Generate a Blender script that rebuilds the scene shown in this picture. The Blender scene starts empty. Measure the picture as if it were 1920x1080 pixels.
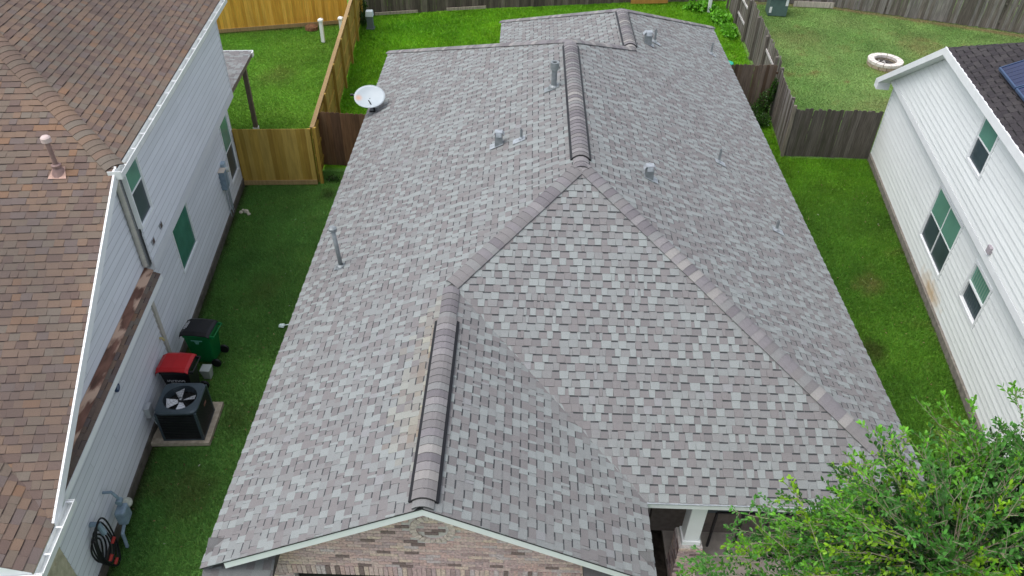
import bpy, math, random
import numpy as np
from mathutils import Matrix, Vector
random.seed(7); RNG = np.random.default_rng(7)
PI = math.pi
scn = bpy.context.scene
COL = scn.collection

# ---------------------------------------------------------------- camera
PITCH, YAW, ROLL, FPX = 6.84673980e-01, -6.29661211e-03, 2.62124882e-02, 1459.6
CAMP = np.array([0.0, 0.0, 13.0])
_f = np.array([math.sin(YAW)*math.cos(PITCH), math.cos(YAW)*math.cos(PITCH), -math.sin(PITCH)])
_r = np.array([math.cos(YAW), -math.sin(YAW), 0.0]); _u = np.cross(_r, _f)
_r2 = _r*math.cos(ROLL)+_u*math.sin(ROLL); _u2 = -_r*math.sin(ROLL)+_u*math.cos(ROLL)
cam = bpy.data.cameras.new('camera'); camo = bpy.data.objects.new('camera', cam); COL.objects.link(camo)
m = Matrix.Identity(4)
for i in range(3):
    m[i][0], m[i][1], m[i][2], m[i][3] = _r2[i], _u2[i], -_f[i], CAMP[i]
camo.matrix_world = m
cam.sensor_width = 36; cam.lens = FPX*36/1920; cam.clip_start = .1; cam.clip_end = 600
scn.camera = camo

# ---------------------------------------------------------------- light
SUN_EL, SUN_AZ = math.radians(68), math.radians(-108)      # azimuth from +Y towards +X: from the left, a little behind the camera
world = bpy.data.worlds.new('World'); scn.world = world; world.use_nodes = True
wn = world.node_tree.nodes; wl = world.node_tree.links
sky = wn.new('ShaderNodeTexSky'); sky.sky_type = 'NISHITA'; sky.sun_disc = False
sky.sun_elevation = SUN_EL; sky.sun_rotation = SUN_AZ; sky.air_density = 1.0; sky.dust_density = 3.5; sky.ozone_density = 1.0
hs = wn.new('ShaderNodeHueSaturation'); hs.inputs['Saturation'].default_value = .45
wl.new(sky.outputs[0], hs.inputs['Color']); wl.new(hs.outputs[0], wn['Background'].inputs[0])
wn['Background'].inputs[1].default_value = 0.15
sl = bpy.data.lights.new('sun', 'SUN'); sl.energy = .62; sl.angle = math.radians(45); sl.color = (1, .97, .93)
so = bpy.data.objects.new('sun', sl); COL.objects.link(so)
sd = Vector((math.sin(SUN_AZ)*math.cos(SUN_EL), math.cos(SUN_AZ)*math.cos(SUN_EL), math.sin(SUN_EL)))
so.rotation_euler = sd.to_track_quat('Z', 'Y').to_euler(); so.location = (0, 10, 30)
vs = scn.view_settings; vs.view_transform = 'Standard'; vs.look = 'None'; vs.gamma = 1; vs.use_curve_mapping = False
vs.exposure = 0.8

# ---------------------------------------------------------------- helpers
def lin(r, g, b):
    o = []
    for c in (r, g, b):
        c /= 255.0; o.append(c/12.92 if c <= .04045 else ((c+.055)/1.055)**2.4)
    return tuple(o)

def project(P):
    d = np.asarray(P, float)-CAMP; z = d @ _f
    return np.stack([960+FPX*(d @ _r2)/z, 540-FPX*(d @ _u2)/z], -1)

MATS = {}
def mat(name, col=(.5, .5, .5), rough=.8, metal=0, attr=False, nscale=0, namt=.15, bump=0, bscale=200, rand=0,
        stretch=None, spec=.3, detail=4, dirt=None, trans=0):
    if name in MATS: return MATS[name]
    m = bpy.data.materials.new(name); m.use_nodes = True; n = m.node_tree.nodes; l = m.node_tree.links
    b = n['Principled BSDF']; b.inputs['Roughness'].default_value = rough; b.inputs['Metallic'].default_value = metal
    b.inputs['Specular IOR Level'].default_value = spec
    if trans:
        b.inputs['Transmission Weight'].default_value = trans
    if attr:
        a = n.new('ShaderNodeAttribute'); a.attribute_name = 'Col'; src = a.outputs['Color']
    else:
        a = n.new('ShaderNodeRGB'); a.outputs[0].default_value = (*col, 1); src = a.outputs[0]
    geo = n.new('ShaderNodeNewGeometry'); pos = geo.outputs['Position']
    if stretch:
        mp = n.new('ShaderNodeMapping'); mp.inputs['Scale'].default_value = stretch; l.new(pos, mp.inputs['Vector']); posn = mp.outputs[0]
    else: posn = pos
    if nscale:
        t = n.new('ShaderNodeTexNoise'); t.inputs['Scale'].default_value = nscale; t.inputs['Detail'].default_value = detail
        l.new(posn, t.inputs['Vector'])
        r = n.new('ShaderNodeMapRange'); r.inputs['From Min'].default_value = .3; r.inputs['From Max'].default_value = .7
        r.inputs['To Min'].default_value = 1-namt; r.inputs['To Max'].default_value = 1+namt; l.new(t.outputs['Fac'], r.inputs['Value'])
        mx = n.new('ShaderNodeVectorMath'); mx.operation = 'SCALE'; l.new(src, mx.inputs[0]); l.new(r.outputs[0], mx.inputs['Scale']); src = mx.outputs[0]
    if rand:
        oi = n.new('ShaderNodeObjectInfo'); r = n.new('ShaderNodeMapRange')
        r.inputs['To Min'].default_value = 1-rand; r.inputs['To Max'].default_value = 1+rand; l.new(oi.outputs['Random'], r.inputs['Value'])
        mx = n.new('ShaderNodeVectorMath'); mx.operation = 'SCALE'; l.new(src, mx.inputs[0]); l.new(r.outputs[0], mx.inputs['Scale']); src = mx.outputs[0]
    if dirt:
        dcol, dscale, dlo, dhi = dirt
        t = n.new('ShaderNodeTexNoise'); t.inputs['Scale'].default_value = dscale; t.inputs['Detail'].default_value = 6; l.new(posn, t.inputs['Vector'])
        r = n.new('ShaderNodeMapRange'); r.inputs['From Min'].default_value = dlo; r.inputs['From Max'].default_value = dhi; l.new(t.outputs['Fac'], r.inputs['Value'])
        mx = n.new('ShaderNodeMix'); mx.data_type = 'RGBA'; l.new(r.outputs[0], mx.inputs['Factor']); l.new(src, mx.inputs['A']); mx.inputs['B'].default_value = (*dcol, 1); src = mx.outputs['Result']
    l.new(src, b.inputs['Base Color'])
    if bump:
        t = n.new('ShaderNodeTexNoise'); t.inputs['Scale'].default_value = bscale; t.inputs['Detail'].default_value = 3; l.new(posn, t.inputs['Vector'])
        bp = n.new('ShaderNodeBump'); bp.inputs['Strength'].default_value = bump; bp.inputs['Distance'].default_value = .01
        l.new(t.outputs['Fac'], bp.inputs['Height']); l.new(bp.outputs[0], b.inputs['Normal'])
    MATS[name] = m; return m

WLOC = {}
def meta(o, label=None, cat=None, group=None, kind=None):
    if label: o['label'] = label
    if cat: o['category'] = cat
    if group: o['group'] = group
    if kind: o['kind'] = kind
    return o

def empty(name, loc, **k):
    o = bpy.data.objects.new(name, None); COL.objects.link(o); o.location = loc; WLOC[o.name] = np.array(loc, float); o.empty_display_size = .3
    return meta(o, **k)

class MB:
    def __init__(s, xf=None): s.v = []; s.f = []; s.c = []; s.xf = xf
    def poly(s, pts, col=None):
        i = len(s.v); s.v += [tuple(p) for p in pts]; s.f.append(tuple(range(i, i+len(pts)))); s.c.append(col or (1, 1, 1))
    def hexa(s, a, b, col=None):            # two matching loops (bottom, top) -> closed prism
        n = len(a); i = len(s.v); s.v += [tuple(p) for p in a]+[tuple(p) for p in b]
        s.f.append(tuple(reversed(range(i, i+n)))); s.f.append(tuple(range(i+n, i+2*n)))
        for k in range(n): s.f.append((i+k, i+(k+1) % n, i+n+(k+1) % n, i+n+k))
        s.c += [col or (1, 1, 1)]*(n+2)
    def box(s, x0, x1, y0, y1, z0, z1, col=None):
        s.hexa([(x0, y0, z0), (x1, y0, z0), (x1, y1, z0), (x0, y1, z0)], [(x0, y0, z1), (x1, y0, z1), (x1, y1, z1), (x0, y1, z1)], col)
    def bar(s, a, b, w, h, col=None, up=(0, 0, 1)):
        a = np.array(a, float); b = np.array(b, float); d = b-a; d /= np.linalg.norm(d); up = np.array(up, float)
        if abs(d @ up) > .98: up = np.array([0, 1., 0])
        x = np.cross(d, up); x /= np.linalg.norm(x); y = np.cross(x, d)
        q = [(-w/2, -h/2), (w/2, -h/2), (w/2, h/2), (-w/2, h/2)]
        s.hexa([a+x*i+y*j for i, j in q], [b+x*i+y*j for i, j in q], col)
    def tube(s, pts, rad, n=8, col=None, cap=True):
        pts = [np.array(p, float) for p in pts]; rr = rad if isinstance(rad, (list, tuple)) else [rad]*len(pts)
        base = len(s.v); prev = None
        for k, p in enumerate(pts):
            d = (pts[min(k+1, len(pts)-1)]-pts[max(k-1, 0)]); d /= np.linalg.norm(d)+1e-9
            up = prev if prev is not None else (np.array([0, 0, 1.]) if abs(d[2]) < .9 else np.array([1., 0, 0]))
            x = np.cross(d, up); x /= np.linalg.norm(x)+1e-9; y = np.cross(x, d); prev = y
            for j in range(n):
                a = 2*PI*j/n; s.v.append(tuple(p+rr[k]*(x*math.cos(a)+y*math.sin(a))))
        for k in range(len(pts)-1):
            for j in range(n):
                s.f.append((base+k*n+j, base+k*n+(j+1) % n, base+(k+1)*n+(j+1) % n, base+(k+1)*n+j)); s.c.append(col or (1, 1, 1))
        if cap:
            s.f.append(tuple(base+j for j in reversed(range(n)))); s.f.append(tuple(base+(len(pts)-1)*n+j for j in range(n))); s.c += [col or (1, 1, 1)]*2
    def lathe(s, c, prof, n=16, col=None):   # profile [(r,z)]
        s_ = len(s.v)
        for r, z in prof:
            for j in range(n):
                a = 2*PI*j/n; s.v.append((c[0]+r*math.cos(a), c[1]+r*math.sin(a), c[2]+z))
        for k in range(len(prof)-1):
            for j in range(n):
                s.f.append((s_+k*n+j, s_+k*n+(j+1) % n, s_+(k+1)*n+(j+1) % n, s_+(k+1)*n+j)); s.c.append(col or (1, 1, 1))
    def mesh(s, name, mt, origin=None, smooth=False):
        v = np.array(s.v, float)
        if s.xf is not None: v = s.xf(v)
        if origin is None: origin = (v.min(0)+v.max(0))/2
        me = bpy.data.meshes.new(name); me.from_pydata((v-origin).tolist(), [], s.f)
        a = me.attributes.new('Col', 'FLOAT_COLOR', 'FACE')
        c = np.ones((len(s.f), 4)); c[:, :3] = np.array(s.c)[:, :3]; a.data.foreach_set('color', c.ravel())
        me.materials.append(mt)
        if smooth: me.polygons.foreach_set('use_smooth', [True]*len(me.polygons))
        return me, np.array(origin)
    def build(s, name, mt, parent=None, smooth=False, bevel=0, **k):
        if not s.f: return None
        me, org = s.mesh(name, mt, smooth=smooth)
        o = bpy.data.objects.new(name, me); COL.objects.link(o)
        p = WLOC[parent.name] if parent is not None else np.zeros(3)
        if parent is not None: o.parent = parent
        o.location = org-p; WLOC[o.name] = org
        if bevel:
            b = o.modifiers.new('bevel', 'BEVEL'); b.width = bevel; b.segments = 2; b.limit_method = 'ANGLE'
        return meta(o, **k)

def place(name, me, parent, R, P):
    o = bpy.data.objects.new(name, me); COL.objects.link(o); o.parent = parent
    o.matrix_basis = Matrix.Translation(Vector(np.array(P, float)-WLOC[parent.name])) @ R
    return o

def basis(u, w, n):
    return Matrix(((u[0], w[0], n[0], 0), (u[1], w[1], n[1], 0), (u[2], w[2], n[2], 0), (0, 0, 0, 1)))

# ---------------------------------------------------------------- materials
M_shingle = mat('asphalt_shingle', rough=.92, attr=True, nscale=160, namt=.22, bump=.5, bscale=350, spec=.15, detail=2, dirt=((.20, .19, .185), .5, .62, .95))
M_shingle_tan = mat('tan_asphalt_shingle', rough=.92, attr=True, nscale=160, namt=.2, bump=.5, bscale=350, spec=.12, detail=2, dirt=((.085, .075, .07), .35, .42, .85))
M_shingle_dark = mat('dark_asphalt_shingle', rough=.92, attr=True, nscale=160, namt=.25, bump=.5, bscale=350, spec=.12, detail=2)
M_deck = mat('roof_underlayment', (.09, .085, .085), .95)
M_white = mat('white_paint', (.80, .82, .83), .45, nscale=3, namt=.04)
M_gutter = mat('white_aluminium', (.72, .74, .73), .35, nscale=4, namt=.08)
M_sid_l = mat('pale_grey_siding', (.56, .60, .66), .6, attr=True, nscale=2.2, namt=.05, rand=.02, bump=.15, bscale=60, stretch=(.3, .3, 4))
M_sid_r = mat('white_siding', (.80, .83, .82), .55, attr=True, nscale=2, namt=.035, rand=.015, bump=.12, bscale=60, stretch=(.3, .3, 4), dirt=((.55, .53, .47), .9, .70, 1.0))
M_wallback = mat('wall_backing', (.30, .31, .32), .8)
M_trim_l = mat('beige_trim', (.50, .48, .43), .55, nscale=6, namt=.08)
M_conc = mat('concrete', (.22, .20, .175), .9, nscale=7, namt=.25, bump=.5, bscale=60)
M_found = mat('foundation', (.10, .09, .075), .9, nscale=5, namt=.3, bump=.5, bscale=40)
M_brick = mat('brick_clay', rough=.9, attr=True, nscale=25, namt=.28, bump=.6, bscale=120)
M_mortar = mat('mortar', (.56, .52, .50), .95, nscale=30, namt=.15, bump=.4, bscale=150)
M_metal = mat('galvanised_vent', (.24, .265, .275), .45, .3, nscale=12, namt=.15)
M_metal_l = mat('light_flashing', (.33, .36, .385), .45, .2, nscale=15, namt=.2)
M_black = mat('black_plastic', (.012, .012, .014), .45)
M_blackm = mat('black_metal', (.015, .016, .018), .4, nscale=5, namt=.2)
M_copper = mat('rusty_flashing', (.17, .085, .06), .7, .1, nscale=3, namt=.4, stretch=(3, .8, 3), dirt=((.55, .38, .28), 1.6, .49, .58))
M_pvc_pink = mat('painted_pink_pipe', (.26, .17, .155), .5, nscale=10, namt=.2)
M_pinkcap = mat('pale_pink_cap', (.60, .48, .45), .5, nscale=10, namt=.15)
M_glass_g = mat('green_tinted_glass', (.13, .30, .235), .12, spec=.6, nscale=1.5, namt=.12)
M_glass_d = mat('dark_screened_glass', (.045, .068, .082), .3, spec=.5, nscale=2, namt=.2)
M_glass_dg = mat('dark_green_glass', (.055, .19, .145), .1, spec=.7, nscale=2, namt=.2)
M_wood_y = mat('new_yellow_pine', rough=.75, attr=True, rand=.10, nscale=5, namt=.16, stretch=(4, 4, .35), bump=.3, bscale=30, dirt=((.13, .07, .02), 2.5, .68, .8))
M_wood_b = mat('stained_brown_wood', rough=.8, attr=True, rand=.14, nscale=6, namt=.25, stretch=(4, 4, .35), bump=.3, bscale=30)
M_wood_g = mat('weathered_grey_wood', rough=.9, attr=True, rand=.16, nscale=9, namt=.38, stretch=(5, 5, .25), bump=.5, bscale=30, dirt=((.035, .038, .02), 1.2, .55, .8))
M_green = mat('green_plastic', (.004, .13, .035), .4, nscale=4, namt=.1)
M_red = mat('red_plastic', (.42, .018, .022), .35, nscale=4, namt=.08)
M_print = mat('white_print', (.55, .57, .58), .6)
M_dish = mat('dish_paint', (.41, .465, .495), .4, nscale=4, namt=.03)
M_rust = mat('rust_stain', (.60, .36, .22), .6, nscale=14, namt=.2)
M_pv = mat('solar_cells', (.012, .02, .07), .12, spec=.8, nscale=2, namt=.2)
M_pvf = mat('blue_grey_frame', (.07, .11, .20), .35, .4)
M_fan = mat('fan_metal', (.55, .57, .60), .4, .2)
M_acg = mat('dark_slate_metal', (.055, .075, .09), .4, .2, nscale=5, namt=.1)
M_meter = mat('meter_grey_blue', (.20, .27, .33), .5, nscale=10, namt=.2)
M_stone = mat('cream_stone', (.46, .42, .31), .9, nscale=6, namt=.25, bump=.8, bscale=18, dirt=((.30, .21, .12), 4, .6, .75))
M_firestone = mat('pale_fire_pit_block', (.66, .61, .56), .9, nscale=12, namt=.15, bump=.5, bscale=50)
M_ash = mat('ash', (.06, .055, .05), .95, nscale=20, namt=.5, bump=.6)
M_util = mat('utility_green', (.10, .16, .15), .5, nscale=6, namt=.12)
M_utill = mat('utility_lid', (.33, .47, .46), .5)
M_bark = mat('bark', (.16, .14, .115), .95, nscale=20, namt=.35, bump=.8, bscale=60)
M_soil = mat('bare_soil', (.035, .028, .022), .98, nscale=9, namt=.5, bump=.9, bscale=40)
M_post = mat('taupe_post', (.17, .135, .115), .7, nscale=8, namt=.12)
M_dark = mat('dark_interior', (.012, .012, .012), .8)
M_brownwall = mat('brown_painted_panel', (.14, .115, .10), .85, nscale=10, namt=.2)
M_porch = mat('porch_slab', (.42, .36, .32), .9, nscale=6, namt=.2, bump=.4, bscale=60)

def leaf_material(name, rough=.5, tr=.35):
    m = bpy.data.materials.new(name); m.use_nodes = True; n = m.node_tree.nodes; l = m.node_tree.links
    b = n['Principled BSDF']; b.inputs['Roughness'].default_value = rough; b.inputs['Specular IOR Level'].default_value = .35
    a = n.new('ShaderNodeAttribute'); a.attribute_name = 'Col'; l.new(a.outputs[0], b.inputs['Base Color'])
    t = n.new('ShaderNodeBsdfTranslucent'); l.new(a.outputs[0], t.inputs[0]); mx = n.new('ShaderNodeMixShader'); mx.inputs[0].default_value = tr
    l.new(b.outputs[0], mx.inputs[1]); l.new(t.outputs[0], mx.inputs[2]); l.new(mx.outputs[0], n['Material Output'].inputs[0]); return m
M_leaf = leaf_material('oak_leaf', .4); M_grass = leaf_material('grass_blade', .6, .25)

# ---------------------------------------------------------------- roof shingles
def scan(poly, w):
    xs = []
    n = len(poly)
    for i in range(n):
        (u0, w0), (u1, w1) = poly[i], poly[(i+1) % n]
        if (w0 <= w < w1) or (w1 <= w < w0): xs.append(u0+(u1-u0)*(w-w0)/(w1-w0))
    return (min(xs), max(xs)) if len(xs) >= 2 else None

EXPO = .143
class Roof:
    """collects the tabs of all planes of one roof"""
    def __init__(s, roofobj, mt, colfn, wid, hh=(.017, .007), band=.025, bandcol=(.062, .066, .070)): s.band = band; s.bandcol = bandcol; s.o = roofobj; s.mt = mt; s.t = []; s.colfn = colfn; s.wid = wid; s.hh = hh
    def plane(s, P0, u, w, n, poly, expo=EXPO):
        P0, u, w, n = (np.array(a, float) for a in (P0, u, w, n))
        wmin = min(p[1] for p in poly); wmax = max(p[1] for p in poly); k = 0; y = wmin
        while y < wmax-.02:
            y1 = min(y+expo, wmax); a = scan(poly, y+.002); b = scan(poly, min(y1, wmax-.003))
            if a is None or b is None: y = y1; continue
            lo = min(a[0], b[0]); hi = max(a[1], b[1]); x = lo-random.uniform(0, .3); hi_t = random.random() < .5
            while x < hi:
                q = s.wid[random.randrange(len(s.wid))]; x1 = x+q
                # clip against the sloping ends
                l0, l1, r0, r1 = max(x, a[0]), max(x, b[0]), min(x1, a[1]), min(x1, b[1])
                if r0 > l0+.004 or r1 > l1+.004:
                    r0 = max(r0, l0); r1 = max(r1, l1)
                    full = (l0 == x and l1 == x and r0 == x1 and r1 == x1 and abs(y1-y-expo) < 1e-6)
                    c = P0+u*(x+q/2)+w*(y+expo/2)
                    s.t.append((P0, u, w, n, x, y, q, y1-y, hi_t, s.colfn(c, hi_t), full, (l0, r0, r1, l1)))
                if random.random() < .95: hi_t = not hi_t
                x = x1
            y = y1
    def finish(s, nobj=300, objname='shingle'):
        cand = []
        for i, t in enumerate(s.t):
            if not t[10]: continue
            P0, u, w, n, x, y, q, e = t[:8]; c = P0+u*(x+q/2)+w*(y+e/2); v = CAMP-c; d2 = v @ v; d = math.sqrt(d2)
            px = project(c)
            if not (5 < px[0] < 1915 and 5 < px[1] < 1075) or (px[0] > 1480 and px[1] > 800): continue
            cand.append((q*e*max(0, (n @ v)/d)/d2, i))
        cand.sort(reverse=True); pick = set(i for _, i in cand[:nobj]); cache = {}
        mb = MB()
        for i, t in enumerate(s.t):
            P0, u, w, n, x, y, q, e, hi_t, (ck, col), full, (l0, r0, r1, l1) = t
            h = s.hh[0] if hi_t else s.hh[1]; taper = .008 if hi_t else 0
            if i in pick:
                key = (q, hi_t, ck)
                if key not in cache:
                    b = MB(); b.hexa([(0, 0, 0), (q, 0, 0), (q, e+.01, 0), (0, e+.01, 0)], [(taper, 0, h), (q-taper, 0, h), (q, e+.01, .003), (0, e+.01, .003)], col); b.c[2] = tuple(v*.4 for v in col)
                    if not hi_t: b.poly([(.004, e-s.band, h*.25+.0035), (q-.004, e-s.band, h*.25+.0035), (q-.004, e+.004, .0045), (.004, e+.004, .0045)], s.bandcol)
                    cache[key] = b.mesh('shingle', s.mt, origin=(0, 0, 0))[0]
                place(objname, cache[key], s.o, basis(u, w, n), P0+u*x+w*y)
            else:
                A = lambda uu, ww, z: P0+u*uu+w*(y+ww)+n*z
                a0, a1, b1, b0 = A(l0+taper, 0, h), A(max(r0-taper, l0+taper), 0, h), A(r1, e+.01, .003), A(l1, e+.01, .003)
                g0, g1, g2, g3 = A(l0, 0, 0), A(r0, 0, 0), A(r1, e, 0), A(l1, e, 0)
                k = len(mb.v); mb.v += [tuple(p) for p in (a0, a1, b1, b0, g0, g1, g2, g3)]
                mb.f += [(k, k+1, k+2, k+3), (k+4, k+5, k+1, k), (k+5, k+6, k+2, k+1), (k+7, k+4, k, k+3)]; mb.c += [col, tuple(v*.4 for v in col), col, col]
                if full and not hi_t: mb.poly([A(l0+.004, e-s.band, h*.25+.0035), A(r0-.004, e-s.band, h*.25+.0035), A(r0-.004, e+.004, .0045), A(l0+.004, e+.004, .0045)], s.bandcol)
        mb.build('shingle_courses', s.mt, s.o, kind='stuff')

def caps(roofobj, A, B, sideL, sideR, mt, palette, hw=.165, e=.148, raise_=.02, vent=False, spl=None):
    """ridge caps from A (low / near end) to B. sideL/sideR unit vectors running down each roof plane square to the line"""
    A, B, sideL, sideR = (np.array(v, float) for v in (A, B, sideL, sideR))
    L = np.linalg.norm(B-A); d = (B-A)/L; up = np.cross(d, sideL); up = -(sideL+sideR); up /= np.linalg.norm(up)
    n = max(1, int(L/e)); e = L/n; cache = {}
    for k in range(n):
        ci = random.randrange(len(palette)); key = ci
        if key not in cache:
            mb = MB(); prof = [(-hw, .010), (-hw*.62, .020), (-hw*.22, .010), (hw*.22, .010), (hw*.62, .020), (hw, .010)]
            def pt(a, off, y, z):
                s_ = sideL*(-a) if a < 0 else sideR*a
                if abs(a) < hw*.3: s_ = (sideR-sideL)*a*.5+(sideL+sideR)*hw*.09
                return s_+d*y+up*(off+z)
            for j in range(5):
                (a0, o0), (a1, o1) = prof[j], prof[j+1]
                bot = [pt(a0, o0, 0, -.006), pt(a1, o1, 0, -.006), pt(a1, o1, e+.02, -.006), pt(a0, o0, e+.02, -.006)]
                top = [pt(a0, o0, 0, .014), pt(a1, o1, 0, .014), pt(a1, o1, e+.02, .004), pt(a0, o0, e+.02, .004)]
                mb.hexa(bot, top, palette[ci]); mb.c[-4] = tuple(v*.38 for v in palette[ci])  # front edge darkened to paint in the shadow gap between caps
            cache[key] = mb.mesh('ridge_cap', mt, origin=(0, 0, 0))[0]
        place('ridge_cap', cache[key], roofobj, Matrix.Identity(4), A+d*(k*e)+up*raise_)

# ================================================================= MAIN HOUSE
S = .495; XL, XR, YF, YB, YG = -4.448, 6.837, 7.494, 24.995, 6.117
YB2, XE, XG = 28.059, -.785, -1.145; ZE = 2.6
XM = (XL+XR)/2; HW = (XR-XL)/2; ZR = ZE+S*HW; ZG = ZE+S*(XG-XL); XGR = 2*XG-XL; YV = YF+XG-XL
XR2 = (XE+XR)/2; HW2 = (XR-XE)/2; Z2 = ZE+S*HW2
cs = 1/math.sqrt(1+S*S); sn = S*cs
house = empty('house', (1.2, 16, 0), label='one storey house with large grey hip roof and pink brick gable, in the middle', cat='house')
HB = WLOC['house']

PAL = {'light': (.262, .284, .281), 'light2': (.236, .250, .249), 'mid': (.216, .218, .218), 'mauve': (.200, .191, .192), 'mauve2': (.181, .174, .176), 'blue': (.245, .250, .256),
       'tan1': (.325, .303, .255), 'tan2': (.285, .255, .218), 'tan3': (.34, .328, .285)}
def col_main(c, hi):
    r = random.random()
    if hi: k = 'light' if r < .34 else 'light2' if r < .6 else 'mid' if r < .82 else 'mauve' if r < .97 else 'blue'
    else: k = 'mauve' if r < .34 else 'mauve2' if r < .54 else 'mid' if r < .86 else 'light2'
    col = PAL[k]
    if 6.6 < c[1] < 10.9 and XG-1.6 < c[0] < XG+.7:       # weathered tan band beside the front ridge
        d = abs(c[0]-XG+.12); w = math.exp(-d/(.42 if c[0] < XG else .16))*(.45+.75*random.random())*min(1, (10.9-c[1])/1.6+.15)*min(1, (c[1]-6.5)/.8); q = min(3, int(w*3.6))
        if q:
            f = q/3; col = tuple(v*(1-f)+v*t*f for v, t in zip(col, (1.24, 1.10, .88))); k = k+str(q)
    return k, col

mb = MB()
def P3(x, y, z): return (x, y, z)
dk = [ [(XL, YG, ZE), (XG, YG, ZG), (XG, YV, ZG), (XM, YF+HW, ZR), (XM, YB-HW, ZR), (XL, YB, ZE)],
       [(XR, YF, ZE), (XR, YB2, ZE), (XR2, YB2-HW2, Z2), (XR2, YB-HW2, Z2), (XM, YB-HW, ZR), (XM, YF+HW, ZR)],
       [(XR, YF, ZE), (XM, YF+HW, ZR), (XG, YV, ZG), (XGR, YF, ZE)],
       [(XG, YG, ZG), (XGR, YG, ZE), (XGR, YF, ZE), (XG, YV, ZG)],
       [(XL, YB, ZE), (XM, YB-HW, ZR), (XR2, YB-HW2, Z2), (XE, YB, ZE)],
       [(XE, YB, ZE), (XR2, YB-HW2, Z2), (XR2, YB2-HW2, Z2), (XE, YB2, ZE)],
       [(XE, YB2, ZE), (XR2, YB2-HW2, Z2), (XR, YB2, ZE)] ]
for q in dk: mb.poly(q); 
for q in dk: mb.poly([(x, y, z-.12) for x, y, z in reversed(q)])
roof = mb.build('roof', M_deck, house)
R = Roof(roof, M_shingle, col_main, (.105, .125, .14, .155, .17, .055))
off = .012
R.plane((XL-.02, 0, ZE-.01), (0, -1, 0), (cs, 0, sn), (-sn, 0, cs),
        [(-YB, 0), (-YG+.034, 0), (-YG+.034, (XG-XL)/cs), (-YV, (XG-XL)/cs+.001), (-(YF+HW), HW/cs), (-(YB-HW), HW/cs)])
R.plane((XR+.02, 0, ZE-.01), (0, 1, 0), (-cs, 0, sn), (sn, 0, cs),
        [(YF, 0), (YB2, 0), (YB2-HW2, HW2/cs), (YB-HW2, HW2/cs+.001), (YB-HW, HW/cs), (YF+HW, HW/cs)])
R.plane((0, YF-.02, ZE-.01), (1, 0, 0), (0, cs, sn), (0, -sn, cs), [(XGR, 0), (XR, 0), (XM, HW/cs), (XG, (XG-XL)/cs)])
R.plane((XGR+.02, 0, ZE-.01), (0, 1, 0), (-cs, 0, sn), (sn, 0, cs), [(YG-.034, 0), (YF, 0), (YV, (XG-XL)/cs), (YG-.034, (XG-XL)/cs)])
R.plane((XE-.02, 0, ZE-.01), (0, -1, 0), (cs, 0, sn), (-sn, 0, cs), [(-YB2, 0), (-YB, 0), (-(YB-HW2), HW2/cs), (-(YB2-HW2), HW2/cs)])
R.plane((0, YB+.02, ZE-.01), (-1, 0, 0), (0, -cs, sn), (0, sn, cs), [(-XE, 0), (-XL, 0), (-XM, HW/cs), (-XR2, HW2/cs)])
R.plane((0, YB2+.02, ZE-.01), (-1, 0, 0), (0, -cs, sn), (0, sn, cs), [(-XR, 0), (-XE, 0), (-XR2, HW2/cs)])
R.finish(300)

CP = [PAL['mauve'], PAL['mid'], PAL['mauve2'], (.165, .155, .165), (.235, .225, .23), (.20, .19, .20), (.285, .275, .265)]
def hipvec(a, b, dn):   # unit vector in plane, square to line a->b, pointing down the plane whose downhill is dn
    d = np.array(b, float)-np.array(a, float); d /= np.linalg.norm(d); v = np.array(dn, float); v -= d*(v @ d); return v/np.linalg.norm(v)
dL_, dR_, dF_, dB_ = (-cs, 0, -sn), (cs, 0, -sn), (0, -cs, -sn), (0, cs, -sn)
def capline(A, B, d1, d2, **k): caps(roof, A, B, hipvec(A, B, d1), hipvec(A, B, d2), M_shingle, CP, **k)
capline((XR-.02, YF+.02, ZE+.01), (XM, YF+HW, ZR), dF_, dR_)
capline((XG, YV, ZG), (XM, YF+HW, ZR), dL_, dF_)
capline((XL, YB, ZE), (XM, YB-HW, ZR), dL_, dB_)
capline((XR2, YB-HW2, Z2), (XM, YB-HW, ZR), dR_, dB_)
capline((XE, YB2, ZE), (XR2, YB2-HW2, Z2), dL_, dB_)
capline((XR, YB2, ZE), (XR2, YB2-HW2, Z2), dR_, dB_)
def ridge_vent(x, y0, y1, z):
    mb = MB(); w = .217; h = .035
    for sgn in (-1, 1):
        a = [(x, y0, z+.012), (x+sgn*w*cs, y0, z-w*sn+.012), (x+sgn*w*cs, y1, z-w*sn+.012), (x, y1, z+.012)]
        b = [(p[0]+sgn*sn*h, p[1], p[2]+cs*h) for p in a]; b[0] = (x, y0, z+.05); b[3] = (x, y1, z+.05)
        mb.hexa(a, b)
    mb.build('ridge_vent', M_black, roof)
for x, z, y0, y1, v0, v1 in ((XG, ZG, YG-.02, YV-.1, 6.22, 9.85), (XM, ZR, YF+HW-.1, YB-HW, 13.42, 19.1), (XR2, Z2, YB-HW2-.1, YB2-HW2, YB-HW2+.25, YB2-HW2-.1)):
    ridge_vent(x, v0, v1, z)
    capline((x, y0, z), (x, v0, z), dL_, dR_)
    capline((x, v0, z), (x, v1, z), dL_, dR_, raise_=.048, hw=.183)
    if v1 < y1-.1: capline((x, v1, z), (x, y1, z), dL_, dR_)

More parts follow.
